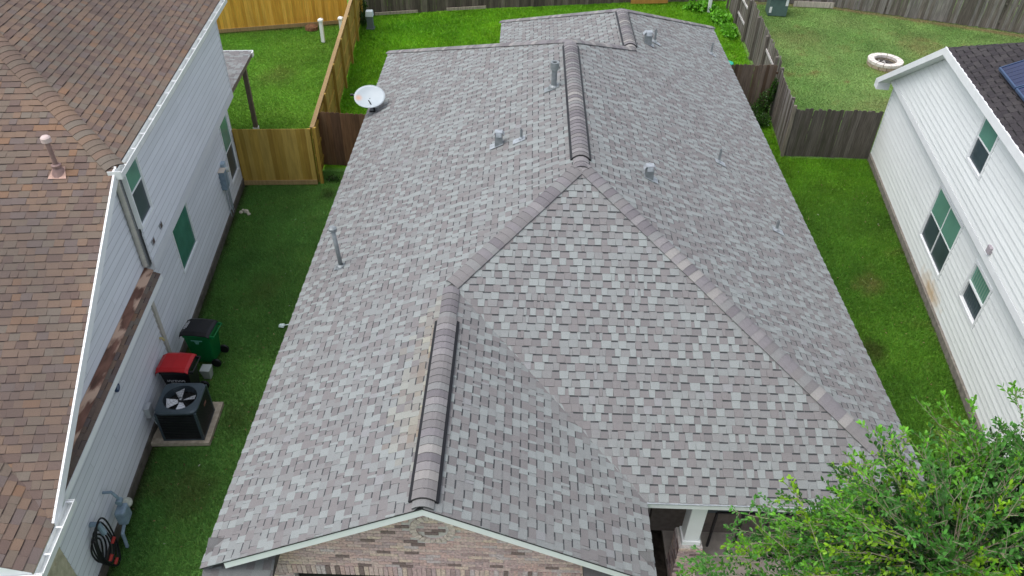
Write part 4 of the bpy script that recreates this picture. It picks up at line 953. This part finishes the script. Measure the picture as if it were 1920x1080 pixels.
fence('old grey weathered fence across the back of the white house yard', [(10.6, 38.7), (14.9, 38.3), (17.2, 37.4), (21.8, 35.8), (27, 33.6)], 2.2, M_wood_g, GRY, rail_side=1, jit=.012, hj=.05)
fence('crooked grey side fence with pale rails showing, far right of the middle yard', [(9.8, 37.6), (9.7, 33.5), (9.32, 27.0)], 1.8, M_wood_g, GRY, rail_side=-1, jit=.018, hj=.06, rail_col=(.50, .48, .47), rail_spec=[([(1.9, 3.7)], (.55, 1.25)), ([(3.9, 6.2)], (1.25,))], posts=2.0)
fence('grey side fence between the brown panel and the corner post by the right lawn', [(9.16, 26.6), (8.86, 23.45)], 1.78, M_wood_g, GRY, rail_side=1, jit=.015, hj=.03)
fence('grey weathered fence panel joining the side fence to the white house', [(8.93, 23.42), (11.72, 23.36)], 1.72, M_wood_g, [(.115, .10, .085), (.10, .088, .075), (.13, .115, .10), (.09, .078, .066)], rail_side=1, jit=.007, hj=.03)
fence('brown weathered fence panel right of the grey roof, with a vine at its foot', [(6.4, 26.45), (9.12, 26.55)], 1.85, M_wood_b, [(.10, .065, .042), (.12, .085, .06), (.075, .05, .034), (.15, .115, .09)], rail_side=1, jit=.008, hj=.02)
b = MB(); b.box(8.80, 8.90, 23.36, 23.46, 0, 1.85, (.17, .15, .12)); b.build('fence_post', M_wood_g, label='pale grey corner post where the side fence meets the panel by the white house', cat='fence post')

# ================================================================= THINGS IN THE YARDS
def white_post(x, y, h, lab):
    o = empty('white_post', (x, y, 0), label=lab, cat='post')
    b = MB(); b.box(x-.07, x+.07, y-.07, y+.07, 0, h); b.build('shaft', M_white, o)
    b = MB(); b.box(x-.1, x+.1, y-.1, y+.1, h, h+.06); b.hexa([(x-.09, y-.09, h+.06), (x+.09, y-.09, h+.06), (x+.09, y+.09, h+.06), (x-.09, y+.09, h+.06)], [(x-.03, y-.03, h+.11), (x+.03, y-.03, h+.11), (x+.03, y+.03, h+.11), (x-.03, y+.03, h+.11)]); b.build('cap', M_white, o)
white_post(-8.5, 32.1, .9, 'white post left of its pair in front of the bright amber fence'); white_post(-7.75, 32.5, .85, 'white post nearer the yellow side fence, beside the bright amber fence')
b = MB(); b.lathe((-9.3, 33.5, 0), [(0, 0), (.3, 0), (.28, .12), (.12, .2), (0, .22)], 10); b.build('dirt_mound', mat('brown_mound', (.14, .07, .035), .95, nscale=12, namt=.4, bump=.8, bscale=20), label='small brown mound at the foot of the bright amber fence', cat='mound')
o = empty('garden_lantern', (-6.75, 33.75, 0), label='grey pillar lamp with a white top on the lawn near the dark back fence corner', cat='lamp')
b = MB(); b.box(-6.93, -6.57, 33.6, 33.9, 0, .06); b.build('foot', mat('lamp_grey', (.13, .16, .16), .6), o)
b = MB(); b.box(-6.88, -6.62, 33.64, 33.86, .06, .55); b.build('pillar', mat('lamp_grey', (.13, .16, .16)), o)
b = MB(); b.hexa([(-6.92, 33.6, .55), (-6.58, 33.6, .55), (-6.58, 33.9, .55), (-6.92, 33.9, .55)], [(-6.9, 33.62, .8), (-6.6, 33.62, .8), (-6.6, 33.88, .8), (-6.9, 33.88, .8)]); b.build('top', mat('lamp_white', (.62, .7, .72), .4), o, bevel=.03)
white_post(8.72, 37.0, .7, 'short white post in the tall grass near the crooked grey fence')
b = MB(); b.lathe((8.45, 30.9, 0), [(0, .1), (.22, .1), (.26, 0.02), (.24, 0), (0, 0)], 18); b.build('garden_tray', mat('teal_plastic', (.03, .36, .26), .4), label='small teal plastic tray on the grass behind the brown fence panel', cat='tray')
ut = empty('utility_cabinet', (11.85, 37.0, 0), label='grey-green metal utility cabinet at the back of the white house yard', cat='utility cabinet')
b = MB(); b.hexa([(11.45, 36.75, 0), (12.3, 36.68, 0), (12.36, 37.45, 0), (11.5, 37.5, 0)], [(11.45, 36.75, .85), (12.3, 36.68, .85), (12.36, 37.45, .95), (11.5, 37.5, .95)]); b.build('cabinet', M_util, ut, bevel=.02)
b = MB(); b.hexa([(11.4, 36.68, .85), (12.36, 36.6, .85), (12.42, 37.5, .95), (11.45, 37.55, .95)], [(11.4, 36.68, .93), (12.36, 36.6, .93), (12.42, 37.5, 1.03), (11.45, 37.55, 1.03)]); b.build('lid', M_utill, ut)
b = MB(); b.box(11.47, 11.58, 36.72, 36.74, .15, .42); b.build('sticker', M_white, ut); b = MB(); b.box(12.15, 12.27, 36.66, 36.68, .5, .82); b.build('sticker', M_white, ut)
# fire pit
fp = empty('fire_pit', (15.05, 31.35, 0), label='round pale stone fire pit with ash inside on the olive lawn', cat='fire pit')
for lvl in range(2):
    nb = 14
    for k_ in range(nb):
        a0, a1 = 2*PI*(k_+.5*lvl)/nb+.02, 2*PI*(k_+1+.5*lvl)/nb-.02; ri, ro_ = (.45, .70) if lvl else (.47, .69)
        q = []
        for r_, a in ((ri, a0), (ro_, a0), (ro_, (a0+a1)/2), (ro_, a1), (ri, a1), (ri, (a0+a1)/2)): q.append((15.05+r_*math.cos(a), 31.35+r_*math.sin(a)))
        b = MB(); z0, z1 = (.0, .13) if not lvl else (.135, .24)
        b.hexa([(x, y, z0) for x, y in q], [(x, y, z1) for x, y in q]); b.build('stone', M_firestone if lvl else mat('tan_pit_block', (.40, .33, .24), .9, nscale=12, namt=.2), fp)
b = MB(); b.lathe((15.05, 31.35, .06), [(0, .03), (.2, .02), (.46, 0)], 20); b.build('ash_bed', M_ash, fp)
for k_ in range(9):
    a, r_ = random.uniform(0, 2*PI), random.uniform(0, .3); b = MB(); x, y = 15.0+r_*math.cos(a), 31.3+r_*math.sin(a); s_ = random.uniform(.03, .06)
    b.lathe((x, y, .08), [(0, 0), (s_, .0), (s_*.8, s_), (0, s_*1.2)], 6); b.build('ash_lump', mat('white_ash', (.5, .48, .45), .9) if k_ % 2 else M_ash, fp)
b = MB(); b.bar((5.1, 37.7, .25), (6.9, 37.95, .25), .05, .4, (.50, .25, .06)); b.build('wooden_board', M_wood_y, label='orange wooden board leaning low on the dark back fence', cat='board')
b = MB(); b.bar((13.0, 38.1, .14), (14.9, 38.0, .14), .04, .26, (.42, .37, .32)); b.build('plank', M_wood_g, label='pale plank lying along the back fence by the utility cabinet', cat='plank')
for px, py, qx, qy, nm in ((-6.8, 35.2, -4.9, 35.7, 'left'), (-3.6, 36.05, -1.8, 36.5, 'right')):
    b = MB(); b.bar((px, py, .12), (qx, qy, .12), .05, .12, (.30, .26, .20)); b.build('plank', M_wood_g, label='grey plank at the foot of the dark back fence, '+('near the pillar lamp' if nm == 'left' else 'left of the rear roof wing'), cat='plank')
# litter on the lawn
b = MB(); b.hexa([(-5.80, 14.08, .04), (-5.67, 14.06, .04), (-5.65, 14.17, .04), (-5.78, 14.20, .04)], [(-5.79, 14.10, .10), (-5.68, 14.08, .08), (-5.66, 14.15, .10), (-5.77, 14.18, .07)]); b.bar((-5.67, 14.12, .07), (-5.42, 14.20, .07), .025, .012)
b.build('litter', mat('white_litter', (.6, .72, .72), .6), label='small white scrap of litter on the lawn by the left roof edge', cat='litter')
# debris left on the roof
b = MB(); x, y = 1.05, 8.93

# ================================================================= GROUND, GRASS
class Lat:
    def __init__(s, seed, n=256): s.g = np.random.default_rng(seed).random((n, n)); s.n = n
    def __call__(s, x, y, sc):
        X = x*sc+500.3; Y = y*sc+500.7; xi = np.floor(X).astype(int); yi = np.floor(Y).astype(int); fx = X-xi; fy = Y-yi
        fx = fx*fx*(3-2*fx); fy = fy*fy*(3-2*fy); n = s.n; a = s.g[xi % n, yi % n]; b_ = s.g[(xi+1) % n, yi % n]; c = s.g[xi % n, (yi+1) % n]; d = s.g[(xi+1) % n, (yi+1) % n]
        return (a*(1-fx)+b_*fx)*(1-fy)+(c*(1-fx)+d*fx)*fy
lat = [Lat(i) for i in range(6)]
def fbm(x, y, sc, k=0): return .5*lat[k](x, y, sc)+.3*lat[k+1](x, y, sc*2.3)+.2*lat[(k+2) % 6](x, y, sc*5.1)
def lawn_colour(x, y):
    """colour of the turf itself: species and health differ from yard to yard"""
    n1 = fbm(x, y, .45)[:, None]; n2 = fbm(x, y, 1.9, 2)[:, None]; n3 = fbm(x, y, .9, 3)[:, None]
    def C(a): return np.array(a)[None, :]
    A = lambda lo, hi: C(lo)*(1-n1)+C(hi)*n1
    side_l = A((.105, .265, .060), (.155, .33, .066)); side_r = A((.062, .185, .020), (.118, .275, .024)); back = A((.095, .31, .010), (.19, .42, .012))
    lyard = A((.095, .27, .022), (.165, .33, .036)); ryard = A((.125, .265, .060), (.225, .33, .105))
    c = side_l.copy()
    xr_f = 9.1+.12*(y-24)*.5
    m = (x > 0); c[m] = side_r[m]; wb = np.clip((y-20.0)/5, 0, 1)[:, None]; c = np.where(m[:, None], side_r*(1-wb)+back*wb, c)
    m = (x > -6.3-(y-20.8)*.075) & (x < 4) & (y > 21.9); c[m] = back[m]
    m = (x <= -6.3-(y-20.8)*.075) & (y > 20.7); c[m] = lyard[m]
    m = (x > 8.86+(y-23.4)*.07) & (y > 23.4); c[m] = ryard[m]
    c = c*(.66+.62*n3)*(.86+.28*n2)
    # dry straw patches
    dry = np.clip((n2-.62)*4, 0, 1)*np.clip((n3-.42)*4, 0, 1); k_ = np.where((x > 8.86) & (y > 23.4), .9, np.where(x > 0, .35, .28))[:, None]
    c = c*(1-dry*k_)+C((.20, .17, .06))*dry*k_
    for (px, py, rr, am, col) in ((9.6, 16.6, .5, .75, (.22, .19, .07)), (8.75, 13.9, .38, .6, (.055, .04, .02)), (9.9, 11.0, .8, .5, (.20, .19, .05)), (9.3, 9.7, .7, .4, (.17, .15, .05)), (-6.6, 15.6, .6, .35, (.10, .09, .03)), (-6.35, 9.2, .5, .4, (.11, .075, .035)), (-6.1, 11.3, .6, .35, (.08, .07, .03)), (-9.6, 28.5, .9, .5, (.16, .17, .05)), (15.2, 30.7, .9, .7, (.26, .19, .08)), (17.5, 33.6, 1.3, .5, (.25, .2, .09)), (12.2, 33.8, 1.3, .4, (.24, .19, .09)), (13.5, 27.6, 1.2, .35, (.22, .19, .09)), (-5.85, 20.2, .3, .7, (.03, .03, .015))):
        d = np.hypot(x-px, (y-py)*.8)/rr; f = np.clip(1.15-d+(n2[:, 0]-.5)*1.4, 0, 1)[:, None]*am; c = c*(1-f)+C(col)*f
    # worn soil lines right at walls and fences
    def near(x0, y0, x1, y1, w):
        L2 = (x1-x0)**2+(y1-y0)**2; t = np.clip(((x-x0)*(x1-x0)+(y-y0)*(y1-y0))/L2, 0, 1); d = np.hypot(x-x0-t*(x1-x0), y-y0-t*(y1-y0)); return np.clip(1.2-d/w+(n2[:, 0]-.5), 0, 1)[:, None]
    for q, w_, col in (((-7.2, 6.8, -8.6, 20.7), .20, (.045, .035, .02)), ((9.4, 5.0, 11.81, 23.42), .14, (.09, .075, .04)), ((10.6, 38.6, 14.9, 38.2), .3, (.2, .15, .08)), ((14.9, 38.2, 27, 33.5), .3, (.22, .15, .08)), ((-22, 30.1, -7.8, 34.3), .15, (.10, .09, .03))):
        f = near(*q, w_)*.85; c = c*(1-f)+C(col)*f
    return np.clip(c, 0.004, 1), n2[:, 0]
gx = np.concatenate([[-300, -120, -60, -35], np.arange(-22, 27.01, .22), [35, 60, 120, 300]]); gy = np.concatenate([[-300, -100, -40, -10, 0], np.arange(3, 41.01, .22), [50, 70, 120, 300]])
GX, GY = np.meshgrid(gx, gy, indexing='ij'); X, Y = GX.ravel(), GY.ravel(); Z = (fbm(X, Y, .3, 1)-.5)*.05; Z[(np.abs(X) > 30)] = 0
nx, ny = len(gx), len(gy); idx = np.arange(nx*ny).reshape(nx, ny)
F = np.stack([idx[:-1, :-1], idx[1:, :-1], idx[1:, 1:], idx[:-1, 1:]], -1).reshape(-1, 4)
def fast_mesh(name, V, Fc, colors, mt, domain='FACE'):
    me = bpy.data.meshes.new(name); nf, k_ = Fc.shape; me.vertices.add(len(V)); me.vertices.foreach_set('co', V.astype(np.float32).ravel()); me.loops.add(nf*k_); me.loops.foreach_set('vertex_index', Fc.astype(np.int32).ravel())
    me.polygons.add(nf); me.polygons.foreach_set('loop_start', (np.arange(nf)*k_).astype(np.int32)); me.update(calc_edges=True)
    a = me.attributes.new('Col', 'FLOAT_COLOR', domain); c = np.ones((len(colors), 4), np.float32); c[:, :3] = colors; a.data.foreach_set('color', c.ravel()); me.materials.append(mt); return me
gc, _ = lawn_colour(X, Y)
M_ground = mat('turf_ground', rough=.95, attr=True, nscale=14, namt=.35, bump=1.0, bscale=35, spec=.1, detail=6)
me = fast_mesh('ground', np.stack([X, Y, Z-.03], -1), F, gc*.72, M_ground, 'POINT'); g = bpy.data.objects.new('ground', me); COL.objects.link(g); g['kind'] = 'structure'
# front bed and drive seen at the bottom
b = MB(); b.box(1.6, 2.915, 4.6, 8.7, -.02, .06); b.build('mulch_bed', M_soil, kind='structure')
b = MB(); b.box(-3.4, 1.2, -2, 6.45, -.05, .035); b.build('driveway', M_conc, kind='structure')

def blades(n, xr, yr, h, keep, name, dens_w=.011):
    x = RNG.uniform(*xr, n); y = RNG.uniform(*yr, n); m_ = keep(x, y); x = x[m_]; y = y[m_]; n = len(x)
    c, n2 = lawn_colour(x, y); bare = (c[:, 0] > c[:, 1]*.95); kp = ~(bare & (RNG.random(n) < .7)); x, y, c, n2 = x[kp], y[kp], c[kp], n2[kp]; n = len(x)
    a = RNG.uniform(0, 2*PI, n); hh = (h*RNG.uniform(.55, 1.3, n))*(.6+.8*n2); w = dens_w*RNG.uniform(.6, 1.4, n)*(1+hh*3)
    tx = RNG.normal(0, .55, n)*hh; ty = RNG.normal(0, .55, n)*hh
    z0 = (fbm(x, y, .3, 1)-.5)*.05-.035
    V = np.stack([np.stack([x-np.cos(a)*w, y-np.sin(a)*w, z0], -1), np.stack([x+np.cos(a)*w, y+np.sin(a)*w, z0], -1), np.stack([x+tx, y+ty, z0+hh+.01], -1)], 1).reshape(-1, 3)
    Fc = np.arange(n*3).reshape(-1, 3); v = RNG.uniform(.7, 1.35, (n, 1)); c = c*v*np.stack([RNG.uniform(.85, 1.25, n), np.ones(n), np.ones(n)], -1)
    me = fast_mesh(name, V, Fc, c, M_grass); o = bpy.data.objects.new(name, me); COL.objects.link(o); o['kind'] = 'stuff'; o['label'] = 'short green lawn grass'; return o
def xwl(y): return -8.6-(y-20.7)*.1+.05          # left wall line
def xwr(y): return 11.81+(y-23.42)*.134-.05
blades(330000, (-8.6, -4.1), (6.8, 21.6), .050, lambda x, y: (x > xwl(y)) & ~((x < -6.3) & (x > -7.55) & (y > 10.3) & (y < 11.56)), 'grass', .007)
blades(330000, (6.3, 12), (8.0, 26.4), .055, lambda x, y: (x < xwr(y)) & ((y < 23.35) | (x < 8.86+(y-23.4)*.07)), 'grass', .008)
blades(260000, (-7.6, 9.7), (22.0, 38.6), .085, lambda x, y: ((x < -3.9) | (x > 6.3) | (y > 27.5) | ((x < -.4) & (y > 24.4))) & (x > -6.3-(y-20.8)*.075) & (x < 9.2+(y-27)*.06) & (y < 35.3+(x+7.4)*.22), 'grass', .011)
blades(150000, (-14, -6.4), (20.8, 34.2), .045, lambda x, y: (x < -6.35-(y-20.8)*.075) & (y < 34.4+(x+7.7)*.29), 'grass', .010)
blades(150000, (9, 24), (23.5, 38.4), .040, lambda x, y: (x > 9.0+(y-23.4)*.065) & (y < np.where(x < 14.9, 38.5, 38.3-(x-14.9)*.36)) & (np.hypot(x-15.05, y-31.35) > .7), 'grass', .011)

# ================================================================= FOLIAGE
def leaf_cloud(name, parent, P, D, N, size, cols, mt, aspect=.44, kind='stuff'):
    """P leaf base positions, D leaf directions, N normals; each leaf a folded four-sided blade"""
    n = len(P); L = (size*RNG.uniform(.7, 1.25, n))[:, None]; Wd = L*aspect
    D = D/np.linalg.norm(D, axis=1, keepdims=True); Sd = np.cross(D, N); Sd /= np.linalg.norm(Sd, axis=1, keepdims=True)+1e-9; Nn = np.cross(Sd, D)
    b0 = P; m1 = P+D*L*.3+Sd*Wd*.42+Nn*L*.05; m2 = P+D*L*.3-Sd*Wd*.42+Nn*L*.05; q1 = P+D*L*.72+Sd*Wd*.46+Nn*L*.04; q2 = P+D*L*.72-Sd*Wd*.46+Nn*L*.04; tip = P+D*L-Nn*L*.05; mid = P+D*L*.5-Nn*L*.02
    V = np.stack([b0, m1, q1, tip, q2, m2, mid], 1).reshape(-1, 3); base = np.arange(n)[:, None]*7
    F3 = np.concatenate([base+np.array([[0, 1, 6]]), base+np.array([[1, 2, 6]]), base+np.array([[2, 3, 6]]), base+np.array([[3, 4, 6]]), base+np.array([[4, 5, 6]]), base+np.array([[5, 0, 6]])])
    C_ = np.concatenate([cols]*6); p = WLOC[parent.name] if parent else np.zeros(3)
    me = fast_mesh(name, V-p, F3, C_, mt); o = bpy.data.objects.new(name, me); COL.objects.link(o)
    if parent: o.parent = parent
    o['kind'] = kind; return o

tree = empty('oak_tree', (5.6, 3.4, 0), label='leafy green oak tree with bright new shoots at the bottom right, close to the camera', cat='tree')
cc = np.array([5.85, 4.0, 4.85]); cr = np.array([3.1, 1.95, 2.3])
b = MB(); b.tube([(5.6, 3.4, -.1), (5.55, 3.35, .8), (5.45, 3.45, 1.8), (5.35, 3.55, 2.7)], [.2, .15, .13, .11], 12); b.build('trunk', M_bark, tree, smooth=True)
def lump(d):   # crown radius factor in a direction
    return 1+.16*math.sin(d[0]*3.1+1.2)*math.cos(d[1]*4.2+.5)+.12*math.sin(d[2]*6+d[0]*5)+.08*math.sin(d[1]*9)
limbs = []
root = np.array([5.4, 3.5, 2.0])
for k_ in range(16):
    a = 2*PI*k_/16+random.uniform(-.2, .2); el = random.uniform(.05, 1.3); d = np.array([math.cos(a)*math.cos(el), math.sin(a)*math.cos(el), math.sin(el)])
    end = cc+d*cr*.78*lump(d); mid1 = root*.65+end*.35+RNG.normal(0, .14, 3)+[0, 0, .2]; mid2 = root*.3+end*.7+RNG.normal(0, .14, 3)+[0, 0, .12]
    pts = [root+RNG.normal(0, .04, 3), mid1, mid2, end]; mb = MB(); mb.tube(pts, [.06, .04, .024, .01], 7); mb.build('branch', mat('branch_grey', (.24, .215, .18), .9, nscale=20, namt=.3), tree, smooth=True); limbs.append(pts)
# shoots: twigs that end at or just beyond the crown surface
tw = MB(); LP, LD, LN, LC = [], [], [], []
limb_pts = np.array([p*(1-f)+q*f for pts in limbs for p, q in zip(pts[1:-1], pts[2:]) for f in (0, .33, .66)])
extra = [((4.35, 5.85, 6.85), (5.0, 5.35, 6.35), 1), ((4.6, 5.8, 6.8), (5.1, 5.3, 6.35), 1), ((5.2, 5.75, 7.2), (5.4, 5.2, 6.6), 0), ((5.6, 5.7, 7.2), (5.7, 5.2, 6.6), 1), ((3.7, 5.55, 6.75), (4.42, 5.1, 6.2), 1), ((4.75, 5.62, 7.05), (5.0, 5.0, 6.3), 1), ((2.95, 5.0, 6.35), (3.3, 4.5, 5.7), 0), ((2.6, 4.95, 5.85), (3.1, 4.4, 5.3), 0), ((2.15, 4.75, 5.3), (2.8, 4.1, 5.0), 0), ((4.15, 5.55, 6.7), (4.7, 5.0, 6.1), 1), ((3.55, 5.35, 6.5), (3.9, 4.8, 6.0), 1)]
nsh = 2480
for k_ in range(nsh+len(extra)):
    if k_ < nsh:
        lobe = k_ >= 1950; lobe2 = k_ >= 2300
        d = RNG.normal(0, 1, 3); d[2] = abs(d[2])*1.0-.35; d /= np.linalg.norm(d); rad = RNG.uniform(.5, 1.0) if RNG.random() < .55 else RNG.uniform(.92, 1.16)
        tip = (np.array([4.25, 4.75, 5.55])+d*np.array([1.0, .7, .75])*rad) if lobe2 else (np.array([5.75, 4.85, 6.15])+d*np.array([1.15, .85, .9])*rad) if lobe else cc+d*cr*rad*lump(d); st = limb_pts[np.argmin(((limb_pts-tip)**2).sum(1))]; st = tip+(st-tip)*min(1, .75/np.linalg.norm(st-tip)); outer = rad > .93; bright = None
    else:
        tip, st, bright = extra[k_-nsh]; tip = np.array(tip); st = np.array(st); outer = True; rad = 1.1; d = (tip-cc)/np.linalg.norm(tip-cc)
    ax_ = tip-st; Ls = np.linalg.norm(ax_); ax_ /= Ls; bend = RNG.normal(0, .05, 3)+[0, 0, .04]
    pts = [st, (st+tip)/2+bend, tip]; tw.tube(pts, [.006, .004, .002], 4, cap=False, col=(.25, .22, .16))
    hue = RNG.random(); patch = math.sin(tip[0]*2.3+tip[1]*1.7)+math.sin(tip[1]*3.1-tip[0]*1.1+2)
    tone = RNG.uniform(.7, 1.2)
    def colour():
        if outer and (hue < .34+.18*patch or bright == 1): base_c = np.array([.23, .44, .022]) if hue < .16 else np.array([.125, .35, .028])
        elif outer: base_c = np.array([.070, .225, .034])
        else: base_c = np.array([.020, .058, .014])  # inner leaves far darker: shade inside the crown painted into the green
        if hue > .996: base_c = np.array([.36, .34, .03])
        return base_c*RNG.uniform(.6, 1.35)*tone
    subs = [pts]
    for q in range(4 if outer else 3):
        f = RNG.uniform(.35, .9); p0 = st*(1-f)+tip*f+bend*(1-abs(2*f-1)); dv = ax_+RNG.normal(0, .75, 3); dv /= np.linalg.norm(dv); p2 = p0+dv*RNG.uniform(.10, .28); subs.append([p0, (p0+p2)/2+[0, 0, .01], p2]); tw.tube([p0, p2], [.004, .002], 3, cap=False, col=(.24, .22, .13))
    for sb in subs:
        ll = np.linalg.norm(sb[2]-sb[0]); nl = max(5, int(ll/.026)); dv = (sb[2]-sb[0])/ll
        for q in range(nl):
            f = .15+.85*q/nl; p = (sb[0]*(1-f)+sb[1]*f)*(1-f)+(sb[1]*(1-f)+sb[2]*f)*f
            sd_ = RNG.normal(0, 1, 3); sd_ -= dv*(sd_ @ dv); sd_ /= np.linalg.norm(sd_); dd = dv*.75+sd_*.8+np.array([0, 0, .1]); nn = np.array([0, 0, 1.])+RNG.normal(0, .45, 3)
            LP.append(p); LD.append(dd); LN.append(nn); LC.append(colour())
        for q in range(4):
            sd_ = RNG.normal(0, 1, 3); LP.append(sb[2]); LD.append(dv+.8*sd_/np.linalg.norm(sd_)); LN.append(np.array([0, 0, 1.])+RNG.normal(0, .5, 3)); LC.append(colour()*1.15)
tw.build('twigs', mat('twig', (.25, .22, .16), .9, attr=False), tree, kind='stuff')
LC = np.clip(np.array(LC), 0, 1)
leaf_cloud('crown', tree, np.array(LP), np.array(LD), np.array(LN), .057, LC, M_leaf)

def bush(name, label, cat, centers, n, size, base, mt=M_leaf):
    c0 = np.array(centers[0][:3]); o = empty(name, (c0[0], c0[1], 0), label=label, cat=cat)
    P, C_ = [], []
    for (x, y, z, rx_, ry_, rz_) in centers:
        m_ = int(n/len(centers)); d = RNG.normal(0, 1, (m_, 3)); d /= np.linalg.norm(d, axis=1, keepdims=True); r_ = RNG.uniform(.45, 1.05, (m_, 1)); P.append(np.array([x, y, z])+d*r_*np.array([rx_, ry_, rz_]))
    P = np.concatenate(P); P[:, 2] = np.abs(P[:, 2]); m_ = len(P); C_ = np.array(base)*RNG.uniform(.6, 1.5, (m_, 1)); D = RNG.normal(0, 1, (m_, 3)); D[:, 2] += .4; N = RNG.normal(0, .5, (m_, 3))+[0, 0, 1]
    leaf_cloud('foliage', o, P, D, N, size, C_, mt, .6)
    s = MB()
    for (x, y, z, rx_, ry_, rz_) in centers:
        for q in range(3): s.tube([(x, y, 0), (x+RNG.normal(0, .1), y+RNG.normal(0, .1), z), (x+RNG.normal(0, rx_*.5), y+RNG.normal(0, ry_*.5), z+rz_*.7)], [.012, .008, .004], 5)
    s.build('stems', M_bark, o)
bush('vine', 'dark green vine climbing the foot of the brown fence panel in the corner', 'vine', [(8.75, 26.2, .5, .28, .2, .6), (8.45, 26.1, .25, .4, .3, .35), (8.65, 25.6, .2, .3, .4, .25), (8.3, 25.95, .15, .45, .3, .2), (9.0, 26.3, 1.0, .1, .15, .5)], 4200, .06, (.035, .10, .012))
bush('weed_clump', 'tall grass clump at the far end of the middle yard by the crooked fence', 'weeds', [(9.1, 36.0, .08, .45, .9, .22), (8.4, 37.3, .1, .8, .45, .26), (9.2, 34.4, .05, .3, .8, .16)], 2200, .16, (.12, .36, .02))
bush('weed_clump', 'small dark weed at the base of the yellow pine fence corner', 'weeds', [(-5.85, 21.0, .08, .22, .15, .1)], 300, .05, (.03, .08, .012))
bush('vine', 'green leafy growth over the top of the grey back fence', 'vine', [(19.0, 37.0, 1.7, .35, .2, .35), (18.6, 37.1, 1.95, .25, .15, .25)], 900, .08, (.05, .12, .02))
bush('weed_clump', 'dark ivy in the shaded corner where the amber fence meets the dark back fence', 'weeds', [(-7.2, 34.7, .5, .2, .3, .5), (-7.15, 34.2, .25, .2, .4, .3)], 1200, .07, (.03, .085, .012))

# scattered dead leaves and clippings on the turf
n = 420; X = np.concatenate([RNG.uniform(-8.0, -4.9, 200), RNG.uniform(7.0, 11.2, 220)]); Y = np.concatenate([RNG.uniform(8, 20.5, 200), RNG.uniform(9, 23, 220)])
ok = (X > xwl(Y)+.1) & (X < xwr(Y)-.1); X, Y = X[ok], Y[ok]; n = len(X)
P = np.stack([X, Y, np.full(n, .035)], -1); D = RNG.normal(0, 1, (n, 3)); D[:, 2] *= .15; N = RNG.normal(0, .25, (n, 3))+[0, 0, 1]
base = np.array([[.20, .14, .06], [.28, .22, .10], [.12, .075, .035], [.42, .42, .36]])[RNG.choice(4, n, p=[.4, .3, .22, .08])]
leaf_cloud('fallen_leaves', None, P, D, N, .05, base, M_leaf)
